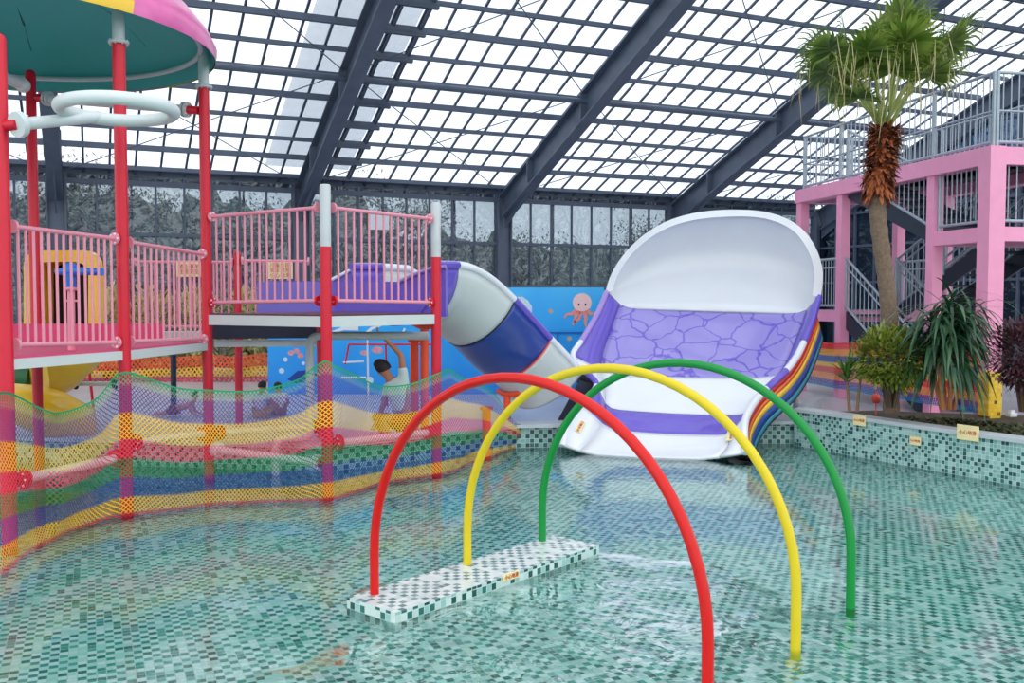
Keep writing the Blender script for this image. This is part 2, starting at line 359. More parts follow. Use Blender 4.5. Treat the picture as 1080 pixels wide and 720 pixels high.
# ------------------------------------------------------------------ ground, pool, water
GRASS = mat('outside_ground', (84, 96, 74), .95, .3, 3)
K = PZ(838, 430, .51); K9 = PZ(1080, 463, .51); kd = (K9 - K); kd.z = 0; kd.normalize(); KE = K + kd * 9
kn = V((-kd.y, kd.x, 0));
if kn.x < 0: kn = -kn                          # away from the pool
E0 = PZ(345, 497, 0); E1 = PZ(545, 472, 0)
edge = [(-14, 12.2), (-6.2, 11.6), (-3.6, 11.15), (E0.x, E0.y), (E1.x, E1.y), (K.x - .6, 13.05), (K.x + .3, 13.05)]
m = MB(); pts = edge + [(K.x + 30, 13.05), (40, 60), (-40, 40), (-40, 12.2)]
hb = [H(T1 + .1, -.1, 0), H(T0, -.1, 0)]
pts = edge + [(KE.x + 6, 13.05), (22, 13.05), (hb[0].x + 4.5, hb[0].y - 9), (hb[0].x, hb[0].y), (hb[1].x, hb[1].y), (-20, 12.2)]
m.cur = 0; m.poly(pts, -.5, .285)
for i, f in enumerate(m.f): m.mi[i] = 0 if i < 2 else 1
deck = struct('floor', m, [FLOORG, WALLB])
m = MB()
for i in range(len(edge) - 1):
    a, b = V((*edge[i], .3)), V((*edge[i + 1], .3)); m.beam(a, b, .2, .045)
struct('trim_1', m, COPING)
m = MB(); m.box((0, 5, -.105), (44, 30, .1)); struct('pool_floor', m, TILE)
m = MB(); m.box((0, 20, -.65), (260, 260, .06)); struct('ground', m, GRASS)
# water
WAT = bpy.data.materials.new('pool_water'); nt, n, l = nodes(WAT); n.remove(n['Principled BSDF'])
t = n.new('ShaderNodeBsdfTransparent'); t.inputs[0].default_value = (.92, .99, .98, 1)
g = n.new('ShaderNodeBsdfGlossy'); g.inputs[1].default_value = .03; g.inputs[0].default_value = (.95, 1, 1, 1)
fr = n.new('ShaderNodeFresnel'); fr.inputs[0].default_value = 1.4
ge = n.new('ShaderNodeNewGeometry'); mp = n.new('ShaderNodeMapping'); mp.inputs['Scale'].default_value = (1, 1, 1); l.new(ge.outputs['Position'], mp.inputs[0])
n1 = n.new('ShaderNodeTexNoise'); n1.inputs['Scale'].default_value = 4.5; n1.inputs['Detail'].default_value = 3; n1.inputs['Distortion'].default_value = .8; l.new(mp.outputs[0], n1.inputs[0])
n2 = n.new('ShaderNodeTexNoise'); n2.inputs['Scale'].default_value = 1.1; n2.inputs['Detail'].default_value = 2; l.new(mp.outputs[0], n2.inputs[0])
n3 = n.new('ShaderNodeTexNoise'); n3.inputs['Scale'].default_value = .8; l.new(mp.outputs[0], n3.inputs[0])
vd = n.new('ShaderNodeVectorMath'); vd.operation = 'DISTANCE'; vd.inputs[1].default_value = (.55, 5.1, 0); l.new(ge.outputs['Position'], vd.inputs[0])   # drips under the arches stir the water here
mk = n.new('ShaderNodeMapRange'); mk.inputs[1].default_value = 1.9; mk.inputs[2].default_value = .5; mk.inputs[3].default_value = .07; mk.inputs[4].default_value = 2.2
l.new(math_node(nt, 'SUBTRACT', vd.outputs['Value'], math_node(nt, 'MULTIPLY', math_node(nt, 'SUBTRACT', n3.outputs[0], .5), 3.0)), mk.inputs[0])
sm = math_node(nt, 'MULTIPLY', math_node(nt, 'ADD', math_node(nt, 'MULTIPLY', n1.outputs[0], .7), n2.outputs[0]), mk.outputs[0])
bp = n.new('ShaderNodeBump'); bp.inputs['Strength'].default_value = .8; bp.inputs['Distance'].default_value = .1; l.new(sm, bp.inputs['Height'])
l.new(bp.outputs[0], g.inputs['Normal']); l.new(bp.outputs[0], fr.inputs['Normal'])
mx = n.new('ShaderNodeMixShader'); l.new(fr.outputs[0], mx.inputs[0]); l.new(t.outputs[0], mx.inputs[1]); l.new(g.outputs[0], mx.inputs[2]); l.new(mx.outputs[0], n['Material Output'].inputs[0])
m = MB(); m.add([(-16, -2, 0), (16, -2, 0), (16, 13.2, 0), (-16, 13.2, 0)], [[0, 1, 2, 3]])
o = solo('pool_water', m, WAT, 'clear shallow rippled water filling the mosaic tiled pool', 'water', kind='stuff')
# right planter wall
m = MB(); th = .22
A0, B0 = K, KE
for z0, z1 in ((-.5, .47),):
    m.poly([(A0.x, A0.y), (B0.x, B0.y), (B0.x + kn.x * th, B0.y + kn.y * th), (A0.x + kn.x * th, A0.y + kn.y * th)], z0, z1)
pw = struct('planter_wall', m, WALLT)
m = MB(); m.beam(A0 + kn * .1 + V((0, 0, -.025)), B0 + kn * .1 + V((0, 0, -.025)), .26, .05, bev=.01); struct('trim_2', m, COPING)
# left return of the planter wall with white end
m = MB(); m.poly([(K.x + .01, K.y + .02), (K.x + kn.x * .2, K.y + kn.y * .2), (K.x + .9, K.y + 1.6), (K.x + .7, K.y + 1.65)], .2, .49); struct('planter_wall', m, COPING)
SB = [K + kn * .22 + kd * .25, KE + kn * .22, KE + kn * 3.2, K + kn * 2.6 + kd * 2.2, K + kn * 1.0 + kd * .5]
m = MB(); m.poly([(p.x, p.y) for p in SB], .1, .47); bed = solo('planting_bed', m, SOIL, 'raised bed of dark soil behind the mosaic pool wall', 'planter', kind='stuff')
# ------------------------------------------------------------------ arches and their plinth
L1 = PZ(361, 631, .07); L2 = PZ(417, 646, .07); L3 = PZ(625, 573, .07)
ax = V((math.cos(math.radians(-41)), math.sin(math.radians(-41)), 0)); ay = V((-ax.y, ax.x, 0))
wd = (L2 - L1).dot(ax); ln = (L3 - L2).dot(ay)
c0 = L2
m = MB(); q = [c0, c0 - ax * wd, c0 - ax * wd + ay * ln, c0 + ay * ln]
m.poly([(p.x, p.y) for p in q], -.3, .07)
m.mi = [0, 0, 1, 2, 1, 2]
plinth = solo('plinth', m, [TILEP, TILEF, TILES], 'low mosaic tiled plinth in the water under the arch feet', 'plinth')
def arch(lf, mt, label, span, rf=None, wy=0):
    a = PZ(lf[0], lf[1], .07); b = PZ(rf[0], rf[1], 0) if rf else a + ax * span
    a.z = -.054; b = V((b.x, b.y, -.054)); d = (b - a); S = d.length; d.normalize(); R = S / 2; leg = .33 + .054
    pts = [a, a + V((0, 0, leg * .5))]
    for i in range(33):
        th = PI - PI * i / 32; pts.append((a + b) / 2 + V((0, 0, leg)) + d * R * math.cos(th) + V((0, 0, R * math.sin(th))))
    pts += [b + V((0, 0, leg * .5)), b]
    m = MB(); m.tube(pts, .03, 14); return solo('water_arch', m, mt, label, 'arch', 'water spray arches in the pool')
yl = PZ(493, 595, .07); yr = PZ(839, 685, 0); SPAN = (yr - yl).length
arch((395, 626), ARED, 'red pipe water arch nearest the camera over the pool', SPAN)
arch((493, 595), AYEL, 'yellow pipe water arch standing between the red and green arches', SPAN, (839, 685))
arch((572, 570), AGRN, 'green pipe water arch furthest from the camera', SPAN, (897, 641))
# ------------------------------------------------------------------ small signs with red lettering
def text_mesh(name, s, size, M, mt, parent):
    cu = bpy.data.curves.new(name, 'FONT'); cu.body = s; cu.size = size; cu.align_x = 'CENTER'; cu.align_y = 'CENTER'; cu.extrude = .002
    o = bpy.data.objects.new(name, cu); cu.materials.append(mt); col.objects.link(o)
    bpy.context.view_layer.update(); me = bpy.data.meshes.new_from_object(o.evaluated_get(bpy.context.evaluated_depsgraph_get())); me.name = name
    bpy.data.objects.remove(o); bpy.data.curves.remove(cu); o = bpy.data.objects.new(name, me); col.objects.link(o)
    if not me.materials: me.materials.append(mt)
    o.parent = parent; o.matrix_local = Matrix.Translation(-parent.location) @ M; return o
def sign(c, right, w_, h_, txt, size, label, vertical=False, name='warning_sign', th=.012, lean=V((0, 0, 1))):
    right = V(right).normalized(); up = V(lean).normalized(); nrm = right.cross(up)        # faces the viewer
    t = thing(name, label, 'sign', V(c))
    M = Matrix((right, up, nrm)).transposed().to_4x4(); M.translation = V(c)
    m = MB(); m.boxm(M, w_, h_, th, .003); m.build('plate', SIGNY, t)
    T = M @ Matrix.Translation((0, 0, th / 2 + .001))
    text_mesh('lettering', txt if not vertical else '\n'.join(txt), size, T, SIGNR, t); return t
def wall_sign(u, v, w_, h_, label, size):
    # on the pool face of the planter wall
    d = ray(u, v); f = -kn; s = (K - CAM).dot(kn) / d.dot(kn); p = CAM + d * s - kn * .045
    return sign(p, kd, w_, h_, '小心地滑', size, label)
wall_sign(909, 443, .19, .13, 'small yellow warning sign nearest the corner on the planter wall', .042)
wall_sign(968, 464.5, .15, .1, 'small yellow warning sign lowest on the middle of the planter wall', .034)
wall_sign(1023.5, 456, .27, .17, 'larger cream warning sign under the coping at right end of planter wall', .055)
p = PZ(538, 607, .04); dd = ray(538, 607); pn = ax
s = (L2 - CAM).dot(pn) / dd.dot(pn); p = CAM + dd * s + pn * .008
sign(p, ay, .17, .05, '小心地滑', .036, 'small yellow sign on the side of the tiled plinth')
# ------------------------------------------------------------------ big boomerang slide
root = thing('water_slide', 'wide white and purple water slide with tall curved back wall ending in the pool', 'slide', PC(690, 485, 11.85) * 1)
S = [  # c, left rim, left corner, right corner, right rim (pixels of each cross-section)
 (14.85, (640, 308), (657, 325), (848, 331), (864, 313)),
 (14.35, (629, 333), (648, 352), (838, 357), (856, 340)),
 (13.85, (615, 357), (641, 377), (828, 382), (843, 371)),
 (13.45, (604, 376), (642, 395), (819, 398), (829, 391)),
 (13.15, (619, 393), (643, 412), (803, 417), (814, 405)),
 (12.90, (629, 407), (640, 431), (788, 438), (799, 420)),
 (12.45, (613, 427), (641, 453), (769, 459), (788, 438)),
 (12.10, (599, 446), (628, 470), (764, 475), (785, 455)),
 (11.88, (593, 470), (616, 477.5), (752, 483), (786, 478))]
def section(e):
    c, rl, cl, crr, rr = e; p0, p1, p2, p3 = (PC(*q, c) for q in (rl, cl, crr, rr))
    out = [p0, p0.lerp(p1, .45), p0.lerp(p1, .8)]
    out += [p1.lerp(p2, f) + V((0, 0, g)) for f, g in ((.03, .0), (.1, -.02), (.3, -.03), (.5, -.035), (.7, -.03), (.9, -.02), (.97, 0))]
    return out + [p3.lerp(p2, .8), p3.lerp(p2, .45), p3]
R = [section(e) for e in S]
def dense(rows, n=4):
    out = []
    for i in range(len(rows) - 1):
        for k in range(n):
            f = k / n; out.append([a.lerp(b, f) for a, b in zip(rows[i], rows[i + 1])])
    return out + [rows[-1]]
# smooth profile: Catmull-Rom along the slide
def cat(rows, n=6):
    out = []
    for i in range(len(rows) - 1):
        p0 = rows[max(0, i - 1)]; p1 = rows[i]; p2 = rows[i + 1]; p3 = rows[min(len(rows) - 1, i + 2)]
        for k in range(n):
            t = k / n
            out.append([.5 * (2 * b + (c - a) * t + (2 * a - 5 * b + 4 * c - d) * t * t + (3 * b - a - 3 * c + d) * t ** 3) for a, b, c, d in zip(p0, p1, p2, p3)])
    return out + [rows[-1]]
SM = cat(R, 6)
WETP = bpy.data.materials.new('purple_wet_gelcoat'); nt, n, l = nodes(WETP); b = n['Principled BSDF']; b.inputs['Roughness'].default_value = .08
tc = n.new('ShaderNodeTexCoord'); vo = n.new('ShaderNodeTexNoise'); vo.inputs['Scale'].default_value = 2.6; vo.inputs['Detail'].default_value = 2; vo.inputs['Distortion'].default_value = .6
l.new(tc.outputs['Object'], vo.inputs['Vector']); r_ = n.new('ShaderNodeTexVoronoi'); r_.feature = 'DISTANCE_TO_EDGE'; r_.inputs['Scale'].default_value = 2.9
mxv = n.new('ShaderNodeMix'); mxv.data_type = 'RGBA'; mxv.inputs[0].default_value = .22; l.new(tc.outputs['Object'], mxv.inputs[6]); l.new(vo.outputs['Color'], mxv.inputs[7]); l.new(mxv.outputs[2], r_.inputs['Vector'])
rr_ = n.new('ShaderNodeValToRGB'); rr_.color_ramp.elements[0].position = .008; rr_.color_ramp.elements[1].position = .045
rr_.color_ramp.elements[0].color = lin((112, 96, 204)); rr_.color_ramp.elements[1].color = lin((156, 146, 220))
l.new(r_.outputs['Distance'], rr_.inputs[0]); l.new(rr_.outputs[0], b.inputs['Base Color'])
ranges = [(0, 18, WETP, 'upper_chute', 'purple chute section with a wet pattern of pale cells'), (18, 30, SWHITE, 'middle_chute', 'white chute section'), (30, 36, PURPLE, 'lower_chute', 'purple chute band'), (36, 48, SWHITE, 'runout', 'white runout at the water')]
for a, b_, mt, nm, lb in ranges:
    m = MB(); rows_ = SM[a:b_ + 1]; m.grid([r[2:11] for r in rows_]); m.cur = 1 if nm == 'upper_chute' else 0; m.grid([r[:3] for r in rows_]); m.grid([r[10:] for r in rows_])
    o = m.build(nm, [mt, PURPLE] if nm == 'upper_chute' else mt, root); o['label'] = lb; solidify(o, .04, 0)
# side walls of the lower purple band are white-edged; rims
def rimtube(a, b_, side, mt, r=.045):
    m = MB(); m.tube([SM[i][side] for i in range(a, b_ + 1)], r, 8); o = m.build('rim', mt, root); return o
LILAC = mat('lilac_rim_gelcoat', (168, 140, 214), .3, .03)
for a, b_, mt in ((0, 13, LILAC), (13, 24, SWHITE), (24, 30, PURPLE), (30, 48, SWHITE)): rimtube(a, b_, 0, mt)
for a, b_, mt in ((0, 10, PURPLE), (10, 18, SWHITE), (18, 26, PURPLE), (26, 48, SWHITE)): rimtube(a, b_, -1, mt, .05)
# bowl wall
arc = [(640, 308), (645, 292), (654, 276), (668, 259), (688, 243), (713, 231), (745, 224), (785, 222.5), (815, 226.5), (840, 238), (857, 258), (866, 285), (864, 313)]
arc = [(q.x, q.y) for q in (r[0] for r in cat([[V((u, v, 0))] for u, v in arc], 5))]
def samp(pts, f):
    L = [0]
    for i in range(1, len(pts)): L.append(L[-1] + math.hypot(pts[i][0] - pts[i - 1][0], pts[i][1] - pts[i - 1][1]))
    t = f * L[-1]
    for i in range(1, len(pts)):
        if t <= L[i] + 1e-9:
            g = (t - L[i - 1]) / (L[i] - L[i - 1]); return (pts[i - 1][0] + (pts[i][0] - pts[i - 1][0]) * g, pts[i - 1][1] + (pts[i][1] - pts[i - 1][1]) * g)
    return pts[-1]
seam = [(640, 308), (648, 319), (657, 325), (700, 326.5), (752, 328), (800, 329.5), (848, 331), (857, 324), (864, 313)]
NC = 40; rows = []
for j in range(13):
    g = j / 12; row = []
    for i in range(NC + 1):
        f = i / NC; s_ = samp(seam, f); a_ = samp(arc, f); u = s_[0] + (a_[0] - s_[0]) * g; v = s_[1] + (a_[1] - s_[1]) * g
        e = math.sin(PI * f) ** .6
        c = 14.85 + e * (.15 * g + .75 * math.sin(PI * min(1, g * .93)) ** .9)
        row.append(PC(u, v, c))
    rows.append(row)
m = MB(); m.grid(rows); o = m.build('back_wall', SWHITE, root); o['label'] = 'tall white curved back wall'; solidify(o, .05, -1 if False else 0)
m = MB(); top = rows[-1]; ctr = PC(752, 290, 15.0)
inner = [p + (ctr - p).normalized() * .1 - SN * .1 for p in top]; outer = [p - (ctr - p).normalized() * .02 - SN * .02 for p in top]
m.grid([inner, outer]); m.grid([inner, [p + SN * .05 for p in inner]]); m.grid([outer, [p + SN * .08 for p in outer]]); o = m.build('rim', SWHITE, root); o['label'] = 'white rim of the back wall'
# rainbow painted outer side on the right
RB = [mat('stripe_red', (214, 40, 46), .35, .05), mat('stripe_orange', (238, 110, 40), .35, .05), mat('stripe_yellow', (246, 196, 60), .35, .05), mat('stripe_blue', (24, 70, 150), .35, .05), mat('stripe_teal', (40, 130, 150), .35, .05)]
m = MB(); sd = V((.957, -.289, 0)); hs = [0, .17, .3, .47, .72, .9]
for k in range(5):
    m.cur = k
    def rowk(h): return [V((SM[i][-1].x, SM[i][-1].y, SM[i][-1].z)) + sd * (.03 + .11 * h) + SN * .06 * h + V((0, 0, -.02 - min(h * .42, max(0.02, SM[i][-1].z) * h * 1.1))) for i in range(4, 47)]
    m.grid([rowk(hs[k]), rowk(hs[k + 1])])
o = m.build('side_panel', RB, root)
low_ = rowk(.9)
m = MB(); m.grid([low_, [q - sd * .35 + V((0, 0, -.03)) for q in low_]]); o2 = m.build('underside_panel', NAVY, root); solidify(o2, .02)
for i in (3, 14):
    m = MB(); q = low_[i] - sd * .3; m.cyl((q.x, q.y, .28), (q.x, q.y, q.z + .02), .05, 12); m.build('leg', GREYP, root)
o = root.children[-4] if False else [c for c in root.children if c.name.startswith('side_panel')][0]; o['label'] = 'rainbow striped outer side'; solidify(o, .02)
m = MB(); lo = [V((SM[i][0].x + .12, SM[i][0].y + .1, max(.3, SM[i][0].z - .75))) for i in range(6, 30)]; m.grid([[SM[i][0] + V((.03, .05, -.08)) for i in range(6, 30)], lo]); o = m.build('underside_panel', NAVY, root); solidify(o, .03)  # navy skirt, its dark colour also stands for the wing's shaded underside
m = MB(); m.slab([P(588, 443, 13.35), P(611, 401, 13.35), P(640, 408, 13.35), P(648, 443, 13.35)], V((.1, .8, 0))); m.build('gap_shade_block', NAVY, root)  # added dark block, painted as the shaded gap between flume and slide
for (u, v, w_, h_, side, f0, lb) in ((603, 443, .08, .2, 0, 0, 'left'), (781, 443, .12, .26, -1, 0, 'right')):
    i = 41 if side == 0 else 39
    pr = SM[i][side].lerp(SM[i][2 if side == 0 else -3], .45 if side == 0 else .85)
    fwd = (SM[i + 2][side] - SM[i - 2][side]).normalized(); inn = (SM[i][5] - SM[i][side]).normalized(); nrm = inn.cross(fwd)
    if nrm.z < 0: nrm = -nrm
    up = -fwd; right = up.cross(nrm)
    sign(pr + nrm * .035, right, w_, h_, '注意安全', .05, 'yellow warning sticker with red characters inside the slide mouth on its %s wall' % lb, True, 'warning_sticker', .006, up)
# ------------------------------------------------------------------ flume from the tower to the slide
fr_ = thing('slide_flume', 'white, navy and purple half pipe flume running down from the play tower', 'slide flume', PZ(478, 470, .285))
nr = [((458, 282), 11.3), ((483, 282), 11.75), ((500, 286), 11.95), ((520, 298), 12.2), ((542, 318), 12.5), ((560, 337), 12.75), ((580, 359), 13.05), ((600, 380), 13.3), ((612, 396), 13.45)]
NP = [P(*a, y) for a, y in nr]
FM = cat([[p] for p in NP], 6); FM = [p[0] for p in FM]
def frow(i, Rr):
    t = (FM[min(len(FM) - 1, i + 1)] - FM[max(0, i - 1)]).normalized(); th = V((t.x, t.y, 0)).normalized(); M_ = V((-th.y, th.x, 0))
    if M_.y < 0: M_ = -M_
    dn = t.cross(M_).normalized()
    if dn.z > 0: dn = -dn
    return [FM[i] + M_ * Rr * (1 - math.cos(a)) + dn * Rr * 1.12 * math.sin(a) for a in [PI * k / 18 for k in range(19)]]
RR = .62
for a, b_, mt, nm in ((0, 6, PURPLE, 'purple_section'), (6, 24, SWHITE2, 'white_section'), (24, 36, SBLUE, 'navy_section'), (36, 48, SWHITE2, 'white_section')):
    m = MB(); m.grid([frow(i, RR) for i in range(a, b_ + 1)]); o = m.build(nm, mt, fr_); solidify(o, .03, 0)
for a, b_, mt in ((0, 6, PURPLE), (6, 24, SWHITE), (24, 36, PURPLE), (36, 48, SWHITE)):
    for kk in (0, 18):
        m = MB(); m.tube([frow(i, RR)[kk] + V((0, 0, .03)) for i in range(a, b_ + 1)], .05, 8); m.build('rim', mt, fr_)
for i in (24, 36):
    m = MB(); m.tube([p for p in frow(i, RR + .0)], .022, 6); m.build('joint_flange', ORANGE if i == 36 else NAVY, fr_)
# orange cradles and posts under the flume
def cradle(i, label, ub, vb, Yb, r=.055, span=(7, 12), base_z=-.3):
    row = frow(i, RR + .045); low = min(row, key=lambda p: p.z); lo = low + V((0, 0, -.02))
    t = thing('flume_support', label, 'support post', V((lo.x, lo.y, base_z)), 'orange posts under the flume')
    m = MB(); m.cyl(V((lo.x, lo.y, base_z)), lo, r, 14); m.build('post', ORANGE, t)
    m = MB(); m.tube(row[span[0]:span[1]], .04, 8); m.build('cradle', ORANGE, t); return t
cradle(8, 'orange support post and cradle under the upper white flume section', 0, 0, 0)
cradle(40, 'orange cradle post under the lower end of the flume', 0, 0, 0, .05)
def opost(u, Y, z0, z1, label, r=.055):
    m = MB(); x = X(u, Y); m.cyl((x, Y, z0), (x, Y, z1), r, 14); m.lathe((x, Y, z1 - .03), [(r + .02, 0), (r + .03, .02), (r + .03, .04), (0, .04)], 14); return solo('support_post', m, ORANGE, label, 'support post')
opost(437, 12.4, -.3, 1.46, 'orange post beneath the white deck behind the squatting man')
opost(513, 12.0, -.3, .62, 'short orange post right of the others near the net end')
# ------------------------------------------------------------------ play tower
pY = {'P1': 7.55, 'P2': 8.8, 'P3': 10.5, 'P4': 9.6, 'P5': 10.8, 'P6': 11.0}
pu = {'P1': 5, 'P2': 130.5, 'P3': 218.5, 'P4': 344, 'P5': 460, 'P6': 38}
PX = {k: X(pu[k], pY[k]) for k in pu}
def zat(v, Y): return P(540, v, Y).z
def clamp(m, x, y, z, d, r=.057):             # bolted disc clamp facing direction d
    d = V(d).normalized(); c = V((x, y, z)) + d * (r + .03)
    m.tube([V((x, y, z)) + d * (r - .01), c], .03, 8); m.tube([c - d * .0, c + d * .025], .062, 14)
    q = d.cross(V((0, 0, 1)))
    for a in range(6):
        b_ = c + d * .03 + (q * math.cos(a * PI / 3) + V((0, 0, 1)) * math.sin(a * PI / 3)) * .045
        yield b_
def post(key, zt, label, white=None, wtop=None, r=.057, collar=None, z0=-.28):
    x, y = PX[key], pY[key]; t = thing('tower_post', label, 'post', (x, y, z0), 'posts of the play tower')
    m = MB(); zr = white if white else zt
    prof = [(r, z0), (r, zr)]
    m.lathe((x, y, 0), prof + ([(r * .9, zr + .02), (r * .6, zr + .04), (0, zr + .05)] if not white else []), 20); m.build('pole', RED, t)
    if white:
        m = MB(); m.lathe((x, y, 0), [(r * .98, zr), (r * .98, zt), (r * .8, zt + .015), (0, zt + .02)], 20); o = m.build('pole_top', GREYP, t); o['label'] = 'pale grey upper end'
    if collar:
        m = MB(); m.lathe((x, y, collar), [(r, -.012), (r + .035, -.012), (r + .035, .012), (r, .012)], 20); fl_ = m.build('flange', GREYP, t)
        for a in range(8):
            m = MB(); q = V((x + (r + .022) * math.cos(a * PI / 4), y + (r + .022) * math.sin(a * PI / 4), collar)); m.cyl(q + V((0, 0, -.025)), q + V((0, 0, .025)), .007, 6); m.build('bolt', GREYP, fl_)
    return t
post('P1', zat(36, 7.4), 'red steel post at the left edge of the photo', r=.06)
post('P2', zat(12, 8.8), 'red post carrying the canopy behind the white pipe ring', white=zat(45, 8.8), collar=zat(45, 8.8))
post('P3', zat(52, 10.5), 'red canopy post between the low and high pink railings', white=zat(92, 10.5), collar=zat(92, 10.5))
post('P4', zat(196, 9.6), 'red post with white top at the front corner of the high deck', white=zat(260, 9.6))
post('P5', zat(215, 10.8), 'red post with white top where the flume leaves the tower', white=zat(271, 10.8))
post('P6', zat(78, 11.0), 'dark red post at the back left under the canopy')
def extra_post(u, Y, vt, label, r=.05):
    PX['q'] = X(u, Y); pY['q'] = Y; return post('q', zat(vt, Y), label, r=r)
extra_post(251, 13.0, 268, 'short red post at the back rail beyond the high deck')
# decks
D1 = [(PX['P1'], pY['P1']), (PX['P2'], 8.8), (PX['P3'], 10.5), (-5.35, 11.3), (-6.6, 9.2), (-5.6, 7.25)]
def deck(pts, z0, z1, fl, label, name='tower_deck'):
    t = thing(name, label, 'deck', (sum(p[0] for p in pts) / len(pts), sum(p[1] for p in pts) / len(pts), z0))
    m = MB(); m.poly(pts, z1 - .012, z1 + .004); m.build('deck_surface', fl, t)
    m = MB(); m.cur = 0
    for i in range(len(pts)):
        a, b_ = V((*pts[i], (z0 + z1) / 2 - .01)), V((*pts[(i + 1) % len(pts)], (z0 + z1) / 2 - .01)); m.beam(a, b_, .05, z1 - z0 - .005)
    m.build('fascia', SWHITE2, t)
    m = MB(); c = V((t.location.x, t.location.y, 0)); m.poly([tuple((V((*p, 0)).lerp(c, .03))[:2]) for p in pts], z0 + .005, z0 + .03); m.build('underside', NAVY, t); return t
deck(D1, 1.44, 1.53, DEEPPINK, 'lower play tower deck with deep pink floor and white edge')
P8 = (PX['P3'] + PX['P5'] - PX['P4'], 10.5 + 10.8 - 9.6)
D2 = [(PX['P4'], 9.6), (PX['P5'], 10.8), P8, (PX['P3'], 10.5)]
deck(D2, 1.72, 1.835, mat('dark_red_rubber', (92, 40, 60), .6, .08), 'higher square tower deck with white edge beam leading to the flume')
PX['P8'], pY['P8'] = P8[0], P8[1]
# added dark board painting the shade below the high deck, and low rear beam
m = MB(); m.beam(V((X(224, 11.9), 11.9, 1.6)), V((X(338, 12.1), 12.1, 1.6)), .08, .2); solo('deck_shade_board', m, NAVY, 'dark navy board for the shade under the back of the high deck', 'beam')
m = MB(); m.beam(V((X(226, 12.0), 12.0, 1.435)), V((X(336, 12.2), 12.2, 1.435)), .08, .085); solo('deck_beam', m, GREYP, 'grey beam low behind the high deck between two posts', 'beam')
m = MB(); m.slab([V((-5.6, 10.6, 1.53)), V((-3.95, 10.75, 1.53)), V((-3.95, 10.75, 1.72)), V((-5.6, 10.6, 1.72))], V((0, .03, 0))); solo('kick_panel', m, DEEPPINK, 'deep pink kick panel along the back of the lower deck', 'panel')
# railings
def railing(name, label, a, b, z0a, z0b, h, n, mt=PINK, rr=.02, br=.0125, ends=True, mid=None, cat='railing', group=None, dup=False, clampm=None):
    a, b = V(a), V(b); t = thing(name, label, cat, (a.x, a.y, z0a), group)
    A0_, B0_ = V((a.x, a.y, z0a)), V((b.x, b.y, z0b)); up = V((0, 0, h))
    for nm, off in (('top_rail', up), ('bottom_rail', V((0, 0, 0)))):
        m = MB(); m.cyl(A0_ + off, B0_ + off, rr, 10); m.build(nm, mt, t)
    if mid:
        m = MB(); m.cyl(A0_ + up * mid, B0_ + up * mid, rr * .7, 8); m.build('middle_rail', mt, t)
    m = MB(); m.cyl(V((0, 0, 0)), V((0, 0, h)), br, 8)
    first = None
    for i in range(n):
        f = (i + .7) / (n + .4); p = A0_.lerp(B0_, f) - t.location
        if first is None: first = m.build('baluster', mt, t); first.location = p; first.data.transform(Matrix.Translation(t.location))
        else: link_copy(first, t, p)
    if ends:
        d = (b - a); d.z = 0; d.normalize()
        for q, s_ in ((A0_, -1), (B0_, 1)):
            for off in (V((0, 0, 0)), up):
                m = MB(); c = q + off; dd_ = d * s_; bolts = []
                m.tube([c - dd_ * .0, c - dd_ * .02], .055, 14); qv = dd_.cross(V((0, 0, 1)))
                for k in range(5):
                    an = k * 2 * PI / 5; bc = c - dd_ * .02 + (qv * math.cos(an) + V((0, 0, 1)) * math.sin(an)) * .042; bolts.append(bc)
                cl_ = m.build('clamp', (clampm if clampm and off.z < .1 else mt), t)
                for bc in bolts: m = MB(); m.sphere(bc, .012, 6); m.build('bolt', BOLT, cl_)
    return t
def inset(k1, k2, d=.09):
    a, b = V((PX[k1], pY[k1], 0)), V((PX[k2], pY[k2], 0)); u = (b - a).normalized(); return a + u * d, b - u * d
a, b = inset('P1', 'P2'); railing('pink_railing', 'pink railing in front of the blue water cannon on the lower deck', a, b, 1.63, 1.6, .95, 14)
a, b = inset('P2', 'P3'); railing('pink_railing', 'pink railing between the two canopy posts on the lower deck', a, b, 1.6, 1.56, .93, 13)
a, b = inset('P3', 'P4'); railing('pink_railing', 'pink railing on the left face of the high deck', a, b, 1.96, 1.98, .94, 14, clampm=RED)
a, b = inset('P4', 'P5'); railing('pink_railing', 'pink railing on the right face of the high deck beside the flume', a, b, 1.98, 1.96, .94, 13, clampm=RED)
a, b = V((X(143, 12.9), 12.9, 0)), V((X(247, 13), 13, 0)); railing('pink_railing', 'pink back railing seen through the lower deck railing', a, b, 1.62, 1.62, .88, 13, br=.014)
a, b = V((X(255, 13), 13, 0)), V((X(327, 13.2), 13.2, 0)); railing('pink_railing', 'short pink back railing hung with a yellow notice behind the high deck', a, b, 1.62, 1.62, .9, 8, br=.014)
# back walkway carrying the back rails
m = MB(); m.beam(V((X(130, 13.1), 13.1, 1.5)), V((X(335, 13.35), 13.35, 1.5)), .5, .09); solo('walkway_deck', m, GREYP, 'narrow grey walkway behind the play tower carrying back railings', 'walkway')
# notice boards on back rails
sign(V((X(296, 12.9), 12.9, zat(285, 12.9))), (1, .03, 0), .34, .23, '儿童乐园\n安全须知\n小心地滑', .07, 'yellow notice with rows of characters on the back railing of the tower', name='notice_board')
sign(V((X(200, 12.85), 12.85, zat(284, 12.85))), (1, .03, 0), .33, .2, '禁止攀爬\n注意安全', .07, 'yellow notice on the back railing between the canopy posts', name='notice_board')
q = H(-3.53, .1, 0); m = MB(); m.box((q.x, q.y, zat(234, q.y)), (.54, .02, .4), YAW, .005); solo('white_notice', m, SWHITE, 'blank pale board hung at the window behind the high deck railing', 'sign')
